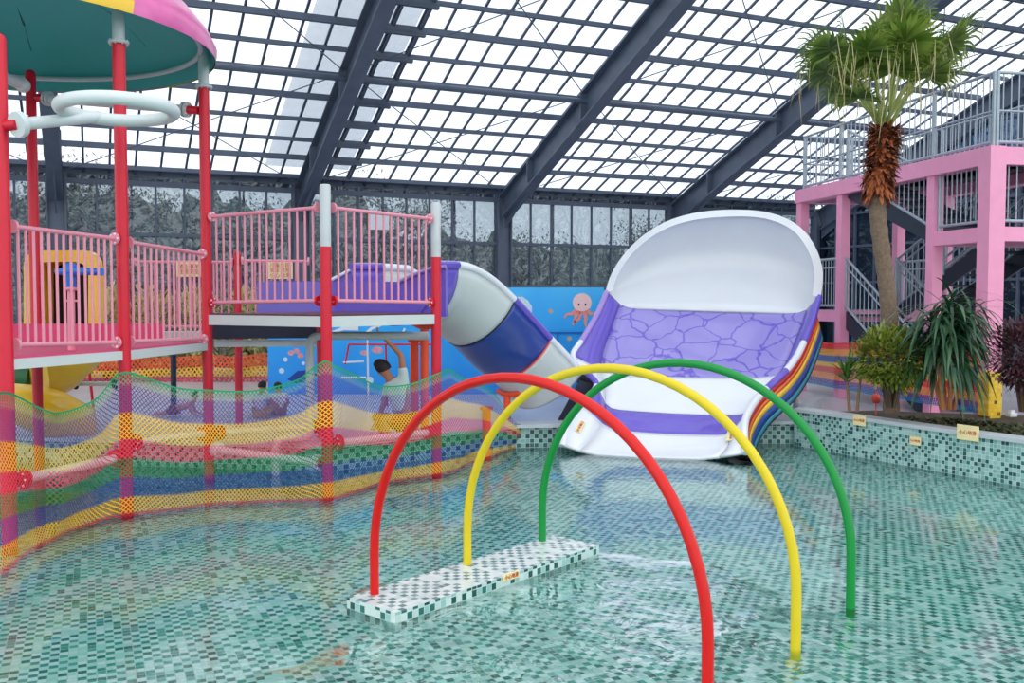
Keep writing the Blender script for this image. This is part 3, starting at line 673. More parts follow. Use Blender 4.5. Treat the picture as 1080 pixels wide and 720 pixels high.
# purple entry trough on the high deck
t = thing('entry_trough', 'purple trough on the high deck where riders enter the flume', 'slide entry', (X(380, 11.6), 11.6, 1.84))
m = MB(); near = [(271, 297), (300, 296), (420, 297), (440, 288), (457, 282), (470, 281), (470, 334), (271, 331)]
m.slab([P(u, v, 12.1 - (u - 271) / 200 * .75) for u, v in near], V((.02, .05, 0))); m.build('near_wall', PURPLE, t)
m = MB(); far = [(348, 296), (371, 284), (380, 284), (397, 288), (420, 298), (420, 320), (348, 320)]
m.slab([P(u, v, 12.75) for u, v in far], V((0, .05, 0))); m.build('far_wall', PURPLE, t)
m = MB(); m.tube([P(u, v, 12.72) for u, v in ((348, 296), (371, 284), (393, 287), (420, 298))], .025, 8); m.build('rim', SWHITE, t)
m = MB(); m.tube([P(u, v, 12.08 - (u - 271) / 200 * .75) for u, v in ((420, 297), (440, 288), (457, 282), (470, 281))], .022, 8); m.build('rim', LILAC, t)
m = MB(); m.slab([P(271, 331, 12.1), P(470, 334, 11.35), P(470, 334, 12.3), P(271, 331, 12.9)], V((0, 0, .02))); m.build('trough_floor', PURPLE, t)
# canopy
CC = V((-5.26, 9.65, 4.53))
t = thing('canopy', 'round pink and yellow canopy lined with teal over the play tower', 'canopy', CC)
prof = [(2.18, 0), (2.2, .1), (2.12, .26), (1.95, .46), (1.6, .68), (1.1, .86), (.5, .97), (0, 1.0)]
a0 = math.radians(-30)
for k in range(8):
    m = MB(); m.lathe(CC, prof, 10, a0 + k * PI / 4, a0 + (k + 1) * PI / 4); m.build('canopy_panel', CPINK if k % 2 == 0 else CYEL, t)
m = MB(); m.lathe(CC, [(2.17, .01), (2.15, .1), (2.07, .25), (1.9, .44), (1.56, .65), (1.05, .82), (.5, .93), (0, .96)], 48); o = m.build('lining', TEAL, t); o['label'] = 'teal inner lining'
m = MB(); m.tube([CC + V((2.03 * math.cos(a), 2.03 * math.sin(a), .14)) for a in [2 * PI * i / 64 for i in range(64)]], .03, 8, closed=True); m.build('ring_pipe', GREYP, t)
for k in range(8):
    an = a0 + (k + .0) * PI / 4; m = MB(); m.tube([CC + V((r_ * math.cos(an), r_ * math.sin(an), z - .035)) for r_, z in prof[2:-1]], .018, 6); m.build('rib', mat('dark_teal_rib', (24, 84, 88), .5), t)
# pipe ring held by the left post
rc = V((X(128, 7.85), 7.85, zat(115.5, 7.85))); RRr = .435
t = thing('water_ring', 'white horizontal pipe ring on an arm from the left post', 'water ring', rc)
m = MB(); m.tube([rc + V((RRr * math.cos(a), RRr * math.sin(a), .012 * math.cos(a + 1))) for a in [2 * PI * i / 48 for i in range(48)]], .055, 14, closed=True); m.build('ring', WHITE, t)
a_ = V((PX['P1'] + .17, 7.5, zat(130, 7.45))); b_ = rc + V((-.3, .31, 0))
m = MB(); m.cyl(a_, b_ + (b_ - a_).normalized() * .02, .05, 14); m.build('arm', WHITE, t)
d_ = (b_ - a_).normalized(); m = MB(); m.cyl(V((PX['P1'] + .04, pY['P1'], a_.z)), a_, .045, 12); m.build('stub', RED, t)
m = MB(); m.tube([a_ - d_ * .02, a_ + d_ * .03], .1, 16); m.tube([a_ + d_ * .03, a_ + d_ * .07], [.085, .055], 16)
q = d_.cross(V((0, 0, 1)))
for k in range(8): m.sphere(a_ + d_ * .035 + (q * math.cos(k * PI / 4) + V((0, 0, 1)) * math.sin(k * PI / 4)) * .082, .014, 6)
m.build('flange', WHITE, t)
# upper tie pipe between two canopy posts
def tie(name, label, a, b, r=.045, stub=.12, mt=WHITE, fm=WHITE, sm_=RED, fr=.085):
    a, b = V(a), V(b); d = (b - a).normalized(); t = thing(name, label, 'pipe', a)
    m = MB(); m.cyl(a + d * stub, b - d * stub, r, 14); m.build('pipe', mt, t)
    for p, s_ in ((a, 1), (b, -1)):
        m = MB(); m.cyl(p, p + d * s_ * stub, r * .95, 12); m.build('stub', sm_, t)
        m = MB(); m.tube([p + d * s_ * (stub - .03), p + d * s_ * (stub - .008)], fr, 16); m.tube([p + d * s_ * (stub + .008), p + d * s_ * (stub + .03)], fr, 16)
        q = d.cross(V((0, 0, 1))).normalized(); z_ = q.cross(d)
        fl_ = m.build('flange', fm, t)
        for k in range(8): m = MB(); m.sphere(p + d * s_ * (stub - .035) + (q * math.cos(k * PI / 4) + z_ * math.sin(k * PI / 4)) * fr * .8, .012, 6); m.build('bolt', BOLT, fl_)
    return t
tie('tie_pipe', 'grey tie pipe with bolted flanges under the canopy edge', (PX['P6'] + .06, 11, zat(103, 11)), (PX['P3'] - .06, 10.5, zat(116.5, 10.5)), .048, .16, GREYP, GREYP)
m = MB(); m.cyl(P(-12, 74, 9.2), P(22, 89, 9.6), .055, 14); m.sphere(P(24, 90, 9.62), .075, 12); solo('spout_pipe', m, GREYP, 'short grey pipe with rounded end beside the back left post', 'pipe')
def low(k1, k2, v1, v2, label, off=.06, mt=WHITE, fm=None):
    a, b = V((PX[k1], pY[k1], zat(v1, pY[k1]))), V((PX[k2], pY[k2], zat(v2, pY[k2]))); d = (b - a).normalized()
    return tie('tie_pipe', label, a + d * off, b - d * off, .042, .07, mt, fm or RED)
low('P1', 'P2', 508, 481, 'low white tie pipe from the left edge post')
low('P2', 'P3', 468, 456.5, 'low white tie pipe between the two canopy posts')
low('P3', 'P4', 473, 489, 'low white tie pipe slanting to the front corner post', fm=WHITE)
low('P4', 'P5', 468, 455, 'low white tie pipe in front of the squatting man')
low('P3', 'P8', 457, 449, 'low white tie pipe running back from the middle canopy post')
PX['P8'], pY['P8'] = P8
m = MB(); m.lathe((P8[0], P8[1], 0), [(.055, -.28), (.055, 1.73)], 16); solo('tower_post', m, RED, 'red post just behind the bent grey pipe under the high deck', 'post', 'posts of the play tower')
# white stand pipe
sp_ = fillet([P(452, 354, 11.0), P(327, 354, 11.0), P(327, 462, 10.9), P(290, 463, 10.7), V((X(290, 10.7), 10.7, -.28))], .12)
m = MB(); m.tube(sp_, .048, 14); solo('feed_pipe', m, GREYP, 'bent grey water pipe running down under the high deck', 'pipe')
# blue water cannon on a pink stand
t = thing('water_cannon', 'blue water cannon on a pink stand behind the lower railing', 'water cannon', (X(75, 8.6), 8.6, 1.535))
m = MB(); Yc = 8.6; ctr_ = P(74, 286, Yc)
m.lathe(P(74, 303, Yc), [(.052, 0), (.052, .1), (.06, .13), (.06, .2), (.045, .22), (0, .225)], 16); m.build('body', BLUEP, t)
m = MB(); m.tube([P(59, 286.5, Yc), P(67, 286, Yc), P(74, 285.5, Yc), P(84, 286, Yc - .02), P(108, 286.5, Yc - .05)], [.03, .032, .062, .036, .034], 14); m.build('barrel', BLUEP, t)
m = MB(); m.cyl((X(75, 8.6), 8.6, 1.535), P(75, 304, Yc), .032, 14); m.lathe(P(75, 304, Yc), [(0, -.02), (.06, -.02), (.06, .01), (0, .01)], 14); m.beam(P(68, 317, Yc), P(82, 317, Yc), .02, .02); m.build('stand', PINK, t)
# yellow tunnel entrance and tube slide below
t = thing('tube_slide', 'yellow tube slide with arched entrance on the lower deck', 'tube slide', P(75, 440, 11.4))
Yt = 11.35
def rr_rect(u0, v0, u1, v1, r, n=6):
    out = []
    for cx, cy, a in ((u1 - r, v0 + r, -90), (u1 - r, v1 - 2, 0), (u0 + r, v1 - 2, 90), (u0 + r, v0 + r, 180)):
        rr = r if cy < v1 - 3 else 2
        for k in range(n + 1):
            an = math.radians(a + 90 * k / n); 
            cxx = (u1 - rr if cx > (u0 + u1) / 2 else u0 + rr); out.append((cxx + rr * math.cos(an), cy + rr * math.sin(an)))
    return out
o1 = rr_rect(25, 264, 104, 347, 16); i1 = rr_rect(36, 276, 93, 347, 14)
A1 = [P(*q, Yt) for q in o1]; B1 = [P(*q, Yt) for q in i1]; m = MB(); dv = V((0, .12, 0))
n_ = len(A1)
for i in range(n_):
    j = (i + 1) % n_; m.add([A1[i], A1[j], B1[j], B1[i]], [[0, 1, 2, 3]]); m.add([B1[i], B1[j], B1[j] + dv * 4, B1[i] + dv * 4], [[0, 1, 2, 3]]); m.add([A1[i], A1[j], A1[j] + dv, A1[i] + dv], [[0, 1, 2, 3]])
m.build('entrance_frame', CYEL, t)
m = MB(); m.slab([q + dv * 4 for q in B1], V((0, .02, 0))); o = m.build('tunnel_shade', BLACK, t); o['label'] = 'black sheet for the shade inside the tunnel'  # black sheet behind the frame paints the darkness within the tube
DKY = mat('ochre_tube', (214, 176, 30), .35, .06, coat=.2)
m = MB(); m.tube([P(40, 392, 11.9), P(66, 388, 12.1), P(88, 372, 12.5)], [.42, .3, .25], 18); m.build('upper_tube', DKY, t)
m = MB(); cpt = [P(5, 420, 11.6), P(30, 428, 11.5), P(55, 436, 11.6), P(80, 446, 11.9), P(90, 458, 12.3)]
m.tube(cpt, [.2, .27, .3, .27, .15], 20); m.build('lower_tube', CYEL, t)
m = MB(); m.tube([P(10, 396, 12.3), P(36, 398, 12.3)], .2, 18); o = m.build('green_tube', mat('dark_green_tube', (22, 96, 44), .4, .05), t); o['label'] = 'dark green tube section'
# grey crossbar with dark fittings
t = thing('pipe_strut', 'grey horizontal strut with dark clamps behind the tower', 'strut', P(85, 405, 12.6))
m = MB(); m.cyl(P(48, 405, 12.6), P(124, 404.5, 12.6), .03, 10); m.build('bar', GREYP, t)
for u in (78, 120): m = MB(); m.cyl(P(u, 405, 12.58), P(u + 3, 405, 12.58), .07, 12); m.build('clamp', BLACK, t)
m = MB(); q = P(100, 428, 12.9); q.z = .28; m.cyl(P(94, 390, 12.9), q, .02, 8); solo('red_strut', m, RED, 'thin red slanting strut beside the yellow tube', 'strut')
def far_post(u, Y, v0, v1, mt, label, r):
    m = MB(); q = P(u, v1, Y); q.z = .28; m.cyl(q, P(u, v0, Y), r, 12); m.lathe(q, [(r * 1.7, 0), (r * 1.7, .015), (r, .02)], 12); return solo('far_post', m, mt, label, 'post')
far_post(183, 14.6, 372, 425, NAVY, 'thin dark blue post standing far behind the net', .045)
# ------------------------------------------------------------------ rainbow nets
BANDS = [(0, (30, 150, 100)), (.055, (120, 150, 140)), (.1, (84, 80, 150)), (.29, (246, 196, 40)), (.47, (236, 70, 90)), (.6, (30, 140, 80)), (.73, (24, 80, 160)), (.87, (250, 190, 40)), (.98, (214, 40, 60))]
NET = netmat('rainbow_rope_net', BANDS, .036, .25)
def net(name, label, cols, mt, uscale=1, sag=.06, zb=None, cat='net'):
    """cols: (bottom point, top z) along the run"""
    NV = 22; N = []
    for i in range(len(cols) - 1):
        p0 = cols[max(0, i - 1)]; p1 = cols[i]; p2 = cols[i + 1]; p3 = cols[min(len(cols) - 1, i + 2)]
        for k in range(6):
            t = k / 6; f = lambda a, b, c, d: .5 * (2 * b + (c - a) * t + (2 * a - 5 * b + 4 * c - d) * t * t + (3 * b - a - 3 * c + d) * t ** 3)
            N.append((f(p0[0], p1[0], p2[0], p3[0]), f(p0[1], p1[1], p2[1], p3[1])))
    N.append(cols[-1]); me = bpy.data.meshes.new(name); vs = []; fs = []; uv = []; rope = []; L = 0
    org = V((N[len(N) // 2][0].x, N[len(N) // 2][0].y, min(q[0].z for q in N)))
    for i, (bt, zt) in enumerate(N):
        if i: L += (bt - N[i - 1][0]).length
        d = (N[min(len(N) - 1, i + 1)][0] - N[max(0, i - 1)][0]); d.z = 0; d.normalize(); nn = V((d.y, -d.x, 0))
        if nn.y > 0: nn = -nn
        for j in range(NV + 1):
            t = j / NV; z = zt + (bt.z - zt) * t; off = sag * math.sin(PI * t) * (1 + .6 * math.sin(L * 2.1)) + .025 * math.sin(L * 5 + t * 6)
            vs.append(V((bt.x, bt.y, z)) + nn * off - org); uv.append((L, t)); rope.append((L, zt - z))
    m_ = NV + 1
    for i in range(len(N) - 1):
        for j in range(NV): fs.append((i * m_ + j, (i + 1) * m_ + j, (i + 1) * m_ + j + 1, i * m_ + j + 1))
    me.from_pydata(vs, [], fs); ul = me.uv_layers.new(name='UVMap'); rl = me.uv_layers.new(name='rope')
    for lp in me.loops: ul.data[lp.index].uv = uv[lp.vertex_index]; rl.data[lp.index].uv = rope[lp.vertex_index]
    for p in me.polygons: p.use_smooth = True
    me.materials.append(mt); o = bpy.data.objects.new(name, me); col.objects.link(o); o.location = org
    return setp(o, label, cat)
raw = [(-70, 655, 405), (-30, 625, 425), (3, 604, 413), (28, 588, 418), (62, 568, 435), (97, 554, 424), (116, 547, 404), (131, 545.5, 392), (150, 543, 395), (188, 539, 408), (224, 534, 411), (270, 530.5, 411), (312, 530, 401), (330, 530, 388), (345, 530, 380), (358, 527, 386), (372, 521, 394), (400, 512, 406), (432, 507, 405), (461, 502, 393), (473, 499, 389), (486, 495, 396), (504, 487, 404), (524, 480, 418), (538, 475, 436), (549, 470, 452)]
cols = []
for u, vb, vt in raw:
    bt = PZ(u, vb, 0.0); zt = P(u, vt, bt.y).z; bt.z = .005; cols.append((bt, zt))
net('rainbow_net', 'rainbow striped rope net sagging around the foot of the play tower', cols, NET)
BF = [(0, (232, 84, 40)), (.45, (246, 180, 60)), (.8, (220, 70, 90))]
cols = []
for u, vt in ((60, 378), (110, 381), (150, 378), (190, 376), (222, 374), (250, 376), (284, 372), (310, 374)):
    b_ = PZ(u, 393, .285); b_ = P(u, 391, 19.5); b_.z = .29; cols.append((b_, P(u, vt, 19.5).z))
net('far_net', 'distant orange and yellow net fence along the window wall', cols, netmat('far_orange_net', BF, .09, .4))
# ------------------------------------------------------------------ mural wall behind
MUR = bpy.data.materials.new('sea_mural'); nt, n, l = nodes(MUR); b = n['Principled BSDF']; b.inputs['Roughness'].default_value = .4
g = n.new('ShaderNodeNewGeometry'); s = n.new('ShaderNodeSeparateXYZ'); l.new(g.outputs['Position'], s.inputs[0])
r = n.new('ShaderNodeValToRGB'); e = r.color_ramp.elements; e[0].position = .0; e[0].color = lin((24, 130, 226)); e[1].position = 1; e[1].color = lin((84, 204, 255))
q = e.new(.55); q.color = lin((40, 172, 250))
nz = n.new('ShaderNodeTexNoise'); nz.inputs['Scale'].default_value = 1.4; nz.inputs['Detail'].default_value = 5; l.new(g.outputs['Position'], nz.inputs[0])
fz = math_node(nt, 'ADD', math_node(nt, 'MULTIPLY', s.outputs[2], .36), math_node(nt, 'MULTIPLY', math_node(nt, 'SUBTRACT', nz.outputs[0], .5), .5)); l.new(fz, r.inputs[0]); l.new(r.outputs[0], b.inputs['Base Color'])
YM = 17.0
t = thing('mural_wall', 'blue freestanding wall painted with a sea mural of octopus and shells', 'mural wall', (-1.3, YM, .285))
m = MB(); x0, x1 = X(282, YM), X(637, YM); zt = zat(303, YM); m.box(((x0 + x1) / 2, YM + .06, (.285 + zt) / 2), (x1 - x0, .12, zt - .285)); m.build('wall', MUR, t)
m = MB(); zb = zat(350.5, YM); m.box(((X(574, YM) + x1) / 2 - .05, YM - .015, zb), (x1 - X(574, YM), .03, .025)); m.box((X(588, YM), YM - .012, (zb + .5) / 2), (.025, .03, zb - .5)); m.build('panel_seam', mat('deep_blue_seam', (10, 104, 190), .5), t)
def flat(name, polys, mt, label=None, y=YM - .004):
    m = MB()
    for pl in polys: m.slab([P(u, v, y) for u, v in pl], V((0, .003, 0)))
    o = m.build(name, mt, t)
    if label: o['label'] = label
def ell(cx, cy, rx, ry, n=20, rot=0):
    return [(cx + rx * math.cos(a) * math.cos(rot) - ry * math.sin(a) * math.sin(rot), cy + rx * math.cos(a) * math.sin(rot) + ry * math.sin(a) * math.cos(rot)) for a in [2 * PI * i / n for i in range(n)]]
OCT = mat('octopus_pink', (246, 206, 206), .5, .04); OCT2 = mat('octopus_coral', (240, 150, 140), .5, .05); SHELL = mat('shell_cream', (200, 224, 240), .5, .1, 30); SEA = mat('coral_paint', (214, 150, 160), .6, .2, 20); EYE = mat('eye_dark', (60, 50, 60), .5)
flat('octopus_head', [ell(614, 319, 10, 10)], OCT, 'pale pink painted octopus head')
def stroke(pts, w0, w1):
    L = []; Rr = []
    for i, (x, y) in enumerate(pts):
        a = pts[max(0, i - 1)]; b_ = pts[min(len(pts) - 1, i + 1)]; dx, dy = b_[0] - a[0], b_[1] - a[1]; q = math.hypot(dx, dy); w_ = w0 + (w1 - w0) * i / (len(pts) - 1)
        L.append((x - dy / q * w_, y + dx / q * w_)); Rr.append((x + dy / q * w_, y - dx / q * w_))
    return L, Rr
def strokes(name, lst, mt, y=YM - .007, label=None):
    m = MB()
    for pts, w0, w1 in lst:
        L, Rr = stroke(pts, w0, w1); m.grid([[P(u, v, y) for u, v in L], [P(u, v, y) for u, v in Rr]], False); m.grid([[P(u, v, y + .003) for u, v in L], [P(u, v, y + .003) for u, v in Rr]], False)
    o = m.build(name, mt, t)
    if label: o['label'] = label
strokes('octopus_tentacles', [([(608, 327), (603, 331), (598, 331), (595, 335)], 2.2, .8), ([(611, 328), (607, 333), (606, 338), (608, 341)], 2.2, .8), ([(616, 328), (618, 335), (617, 341), (619, 346)], 2.4, .8), ([(619, 327), (623, 331), (627, 330), (630, 333)], 2.2, .8), ([(613, 328), (611, 336), (605, 340), (604, 343)], 1.8, .7)], OCT2)
flat('octopus_eyes', [ell(610.5, 321, 1, 1.3, 8), ell(617.5, 321, 1, 1.3, 8)], EYE, None, YM - .008)
flat('shell', [[(546, 313), (551, 312.5), (557, 317), (561, 323), (561, 329), (556, 329), (551, 324), (547, 318)]], SHELL)
flat('starfish', [ell(581, 328, 2.6, 2.6, 10), ell(600.5, 357, 2.6, 2.6, 10)], mat('starfish_tan', (190, 170, 150), .6, .2, 40))
strokes('wave_art', [([(350, 351), (362, 346), (378, 346)], 1.5, 2.5), ([(386, 352), (392, 346), (402, 343)], 2, 1), ([(424, 352), (427, 346)], 1, 1)], SWHITE)
flat('coral', [ell(307 + dx, 372 + dy, 3.5, 3, 9) for dx, dy in ((0, 0), (6, -2), (10, 3))] + [ell(346, 374, 3, 3, 9), ell(398, 369, 6, 4, 10), ell(384, 372, 4, 3, 9)], SEA)
flat('bubbles', [ell(301, 379, 2.5, 2.5, 10), ell(297, 391, 3, 3, 10), ell(320, 383, 2, 2, 10), ell(390, 401, 4, 4, 10)], SHELL)
flat('fish', [[(303, 400), (314, 391), (326, 390), (334, 395), (326, 402), (312, 404)], [(332, 395), (340, 390), (340, 400)]], mat('fish_blue', (16, 60, 150), .5))
# metal rack of white and red pipe before the mural
t = thing('pipe_rack', 'thin white and red pipe frame standing before the blue mural', 'frame', (X(387, 15), 15, .29))
for pa, mt in (((P(387.5, 358, 15), V((X(388, 15), 15, .29))), SWHITE), ((P(368, 363, 15), P(364, 384, 15)), RED), ((P(368, 363, 15), P(460, 363, 15)), RED), ((P(362, 382, 15), P(384, 381, 15)), SWHITE), ((P(360, 398, 15), P(386, 398, 15)), SWHITE), ((P(407, 363, 15), V((X(408, 15), 15, .29))), RED)):
    m = MB(); m.cyl(pa[0], pa[1], .016, 8); m.build('bar', mt, t)
# far grey terrace steps, hedge at the window
m = MB(); m.box((X(505, 18.5), 19.6, .62), (2.6, .9, .68)); m.box((X(505, 18.5), 19.0, .45), (2.6, .5, .34)); struct('terrace_step', m, FLOORG)
# ------------------------------------------------------------------ people
def skin_body(name, jts, edges, mt, parent, sub=2):
    me = bpy.data.meshes.new(name); me.from_pydata([V(j[0]) - parent.location for j in jts], edges, []); o = bpy.data.objects.new(name, me); col.objects.link(o); o.parent = parent
    md = o.modifiers.new('skin', 'SKIN'); md.use_smooth_shade = True
    for i, j in enumerate(jts):
        r = j[1]; me.skin_vertices[0].data[i].radius = (r, r) if not isinstance(r, tuple) else r
    me.skin_vertices[0].data[0].use_root = True
    s_ = o.modifiers.new('sub', 'SUBSURF'); s_.levels = sub; s_.render_levels = sub; me.materials.append(mt); return o
def person(label, J, shirt, shorts, hairs, sc_=1.0, group=None):
    """J: dict of joint positions"""
    pel = V(J['pelvis']); t = thing('person', label, 'person', (pel.x, pel.y, min(V(v).z for v in J.values()) - .05 * sc_), group)
    jt = []; ed = []; idx = {}
    def add(nm, p, r, par=None):
        idx[nm] = len(jt); jt.append((V(p), r * sc_))
        if par: ed.append((idx[par], idx[nm]))
    add('pelvis', J['pelvis'], .12); add('waist', V(J['pelvis']).lerp(V(J['chest']), .45), .105, 'pelvis'); add('chest', J['chest'], .125, 'waist'); add('neckb', V(J['chest']).lerp(V(J['neck']), .75), .07, 'chest'); add('neck', J['neck'], .05, 'neckb')
    hd = V(J['head']); nk = V(J['neck']); up = (hd - nk).normalized()
    add('jaw', hd - up * .05 * sc_, .075, 'neck'); add('head', hd + up * .03 * sc_, .095, 'jaw'); add('crown', hd + up * .1 * sc_, .06, 'head')
    for s_ in 'lr':
        add('sh' + s_, J['sh' + s_], .058, 'chest'); add('el' + s_, J['el' + s_], .04, 'sh' + s_); add('wr' + s_, J['wr' + s_], .028, 'el' + s_)
        wd_ = (V(J['wr' + s_]) - V(J['el' + s_])).normalized(); add('palm' + s_, V(J['wr' + s_]) + wd_ * .06 * sc_, .032, 'wr' + s_)
        add('hip' + s_, J['hip' + s_], .085, 'pelvis'); add('kn' + s_, J['kn' + s_], .056, 'hip' + s_); add('an' + s_, J['an' + s_], .036, 'kn' + s_); add('toe' + s_, J['toe' + s_], .03, 'an' + s_)
    body = skin_body('body', jt, ed, SKIN, t)
    side = V((-up.y, up.x, 0)) if abs(up.z) < .8 else V((1, 0, 0)); face = V(J['face']).normalized(); side = face.cross(up).normalized()
    # face: nose, eyes, mouth, ears
    m = MB()
    m.sphere(hd + face * .1 * sc_ - up * .005, .016 * sc_, 8, (1, 1, 1.4))
    for q in (1, -1): m.sphere(hd + side * q * .092 * sc_ - up * .0, .026 * sc_, 8, (.5, .8, 1.2))
    m.build('nose_and_ears', SKIN, t)
    m = MB()
    for q in (1, -1): m.sphere(hd + face * .088 * sc_ + side * q * .035 * sc_ + up * .03 * sc_, .011 * sc_, 8)
    m.tube([hd + face * .09 * sc_ - up * .05 * sc_ + side * .022 * sc_, hd + face * .096 * sc_ - up * .053 * sc_, hd + face * .09 * sc_ - up * .05 * sc_ - side * .022 * sc_], .006 * sc_, 6); m.build('eyes_and_mouth', EYE, t)
    # hands: five fingers each
    for s_ in 'lr':
        wr = V(J['wr' + s_]); wd_ = (wr - V(J['el' + s_])).normalized(); sdv = wd_.cross(V((0, 0, 1)))
        if sdv.length < .1: sdv = wd_.cross(V((1, 0, 0)))
        sdv.normalize(); cu = sdv.cross(wd_); m = MB(); base = wr + wd_ * .085 * sc_
        for k, ln_ in enumerate((.06, .07, .075, .065)):
            b0 = base + sdv * (-.027 + .018 * k) * sc_; m.tube([b0, b0 + wd_ * ln_ * .5 * sc_, b0 + wd_ * ln_ * .85 * sc_ + cu * .02 * sc_, b0 + wd_ * ln_ * sc_ + cu * .035 * sc_], [.0095 * sc_, .009 * sc_, .008 * sc_, .006 * sc_], 6)
        b0 = wr + wd_ * .04 * sc_ - sdv * .03 * sc_; m.tube([b0, b0 + (wd_ * .5 - sdv * .8) * .035 * sc_, b0 + (wd_ * .9 - sdv * .6) * .055 * sc_], [.012 * sc_, .01 * sc_, .007 * sc_], 6); m.build('hand', SKIN, t)
    # hair cap
    m = MB(); rows = []
    for i in range(9):
        th = PI * .62 * i / 8; rr = .107 * sc_
        rows.append([hd + up * (.035 * sc_ + rr * 1.08 * math.cos(th)) - face * .012 * sc_ + (side * math.cos(a) + face * math.sin(a) * (1.0 if math.sin(a) < 0 or th < 1.0 else .55)) * rr * math.sin(th) for a in [2 * PI * k / 16 for k in range(16)]])
    m.grid(rows, True, True); m.build('hair', hairs, t)
    # shirt and shorts
    if shirt:
        j2 = [(V(J['pelvis']).lerp(V(J['chest']), .1), .14 * sc_), (V(J['pelvis']).lerp(V(J['chest']), .5), .128 * sc_), (J['chest'], .145 * sc_), (V(J['chest']).lerp(nk, .65), .085 * sc_)]; e2 = [(0, 1), (1, 2), (2, 3)]
        for s_ in 'lr': j2 += [(J['sh' + s_], .075 * sc_), (V(J['sh' + s_]).lerp(V(J['el' + s_]), .55), .058 * sc_)]; k = len(j2); e2 += [(2, k - 2), (k - 2, k - 1)]
        skin_body('shirt', j2, e2, shirt, t)
    j3 = [(J['pelvis'], .14 * sc_)]; e3 = []
    for s_ in 'lr': j3 += [(J['hip' + s_], .108 * sc_), (V(J['hip' + s_]).lerp(V(J['kn' + s_]), .75), .085 * sc_)]; k = len(j3); e3 += [(0, k - 2), (k - 2, k - 1)]
    skin_body('shorts', j3, e3, shorts, t); return t
TEE = mat('pale_tee_fabric', (206, 224, 220), .8, .06); SHO = mat('red_short_fabric', (180, 40, 50), .8, .08)
Ym = 11.75
def q_(u, v, dy=0): return P(u, v, Ym + dy)
zf = .285
J = dict(pelvis=q_(425, 441), chest=q_(419, 408), neck=q_(410, 398), head=q_(404, 389), shl=q_(409, 408, .05), shr=q_(426, 400, -.06), elr=q_(423, 374, -.06), wrr=q_(405, 356, -.1), ell=q_(404, 428, .05), wrl=q_(398, 444, .12), hipl=q_(419, 446, .12), hipr=q_(430, 446, -.1), knl=q_(394, 437, .22), anl=q_(404, 458, .2), toel=q_(393, 461, .22), knr=q_(402, 441, -.22), anr=q_(412, 460, -.2), toer=q_(400, 463, -.22), face=V((-.75, .65, -.1)))
person('squatting man in pale shirt reaching up to the grey pipe under the deck', J, TEE, SHO, HAIR, .95)
def seated(u, vh, Y, label, shirt, shorts, face, s=.62):
    c = V((X(u, Y), Y, .285)); hz = zat(vh, Y); f = V(face).normalized(); sd_ = f.cross(V((0, 0, 1))); z = lambda k: .285 + (hz - .285) * k
    pt = lambda a, b, k: c + sd_ * a * s + f * b * s + V((0, 0, z(k) - .285))
    J = dict(pelvis=pt(0, 0, .2), chest=pt(0, .03, .62), neck=pt(0, .05, .82), head=pt(0, .08, 1.0), shl=pt(-.17, .03, .72), shr=pt(.17, .03, .72), ell=pt(-.26, .12, .45), elr=pt(.26, .12, .45), wrl=pt(-.2, .3, .3), wrr=pt(.2, .3, .3), hipl=pt(-.1, .04, .18), hipr=pt(.1, .04, .18), knl=pt(-.2, .38, .42), knr=pt(.2, .38, .42), anl=pt(-.14, .42, .08), anr=pt(.14, .42, .08), toel=pt(-.14, .56, .05), toer=pt(.14, .56, .05), face=f)
    return person(label, J, shirt, shorts, HAIR, s)
seated(274, 408, 13.6, 'child with dark hair squatting in the left of the pair behind the net', mat('lilac_tee', (206, 204, 226), .8), mat('ochre_shorts', (190, 150, 60), .8), (.3, .9, 0))
seated(293, 409, 13.9, 'child in white top squatting in the right of the pair behind the net', mat('white_tee', (228, 226, 230), .8), mat('dark_ochre_shorts', (150, 110, 60), .8), (-.4, .9, 0), .6)
# crawling toddler further left
c = V((X(190, 13.7), 13.7, .285)); s = .5; g_ = lambda x, y, z: c + V((x, y, z))
J = dict(pelvis=g_(-.08, 0, .12), chest=g_(.12, 0, .17), neck=g_(.18, 0, .23), head=g_(.2, -.01, .31), shl=g_(.13, .09, .18), shr=g_(.13, -.09, .18), ell=g_(.17, .1, .08), elr=g_(.17, -.1, .08), wrl=g_(.27, .08, .03), wrr=g_(.27, -.08, .03), hipl=g_(-.1, .05, .11), hipr=g_(-.1, -.05, .11), knl=g_(-.24, .07, .06), knr=g_(-.24, -.07, .06), anl=g_(-.38, .06, .05), anr=g_(-.38, -.06, .05), toel=g_(-.43, .06, .04), toer=g_(-.43, -.06, .04), face=V((.9, -.3, 0)))
person('toddler lying on the wet floor propped up behind the net', J, None, mat('brown_trunks', (120, 70, 50), .8), HAIR, s)
# ------------------------------------------------------------------ pink stair tower
C0 = V((X(1043, 12.8), 12.8, 0)); e1 = V((-.1895, .982, 0)).normalized(); e2 = V((e1.y, -e1.x, 0)); ZG = .28; ZT = 4.02
yawT = math.atan2(e1.y, e1.x)
def TP(s, w_, z): return C0 + e1 * s + e2 * w_ + V((0, 0, z))
SS = [0, 1.21, 3.74, 5.18]; WW = 2.0
t = thing('stair_tower', 'pink painted steel stair tower with an upper platform behind the palm', 'stair tower', TP(2.6, 1, ZG))
for s in SS:
    for w_ in (0, WW):
        pw_ = .24 if s == 0 and w_ == 0 else .17
        m = MB(); m.box(TP(s, w_, (ZG + ZT) / 2 - .11), (pw_, pw_, ZT - ZG - .22), yawT, .006); m.build('post', TPINK, t)
for w_ in (0, WW): m = MB(); m.beam(TP(-.12, w_, ZT - .11), TP(SS[-1] + .1, w_, ZT - .11), .24, .24, bev=.005); m.build('beam', TPINK, t)
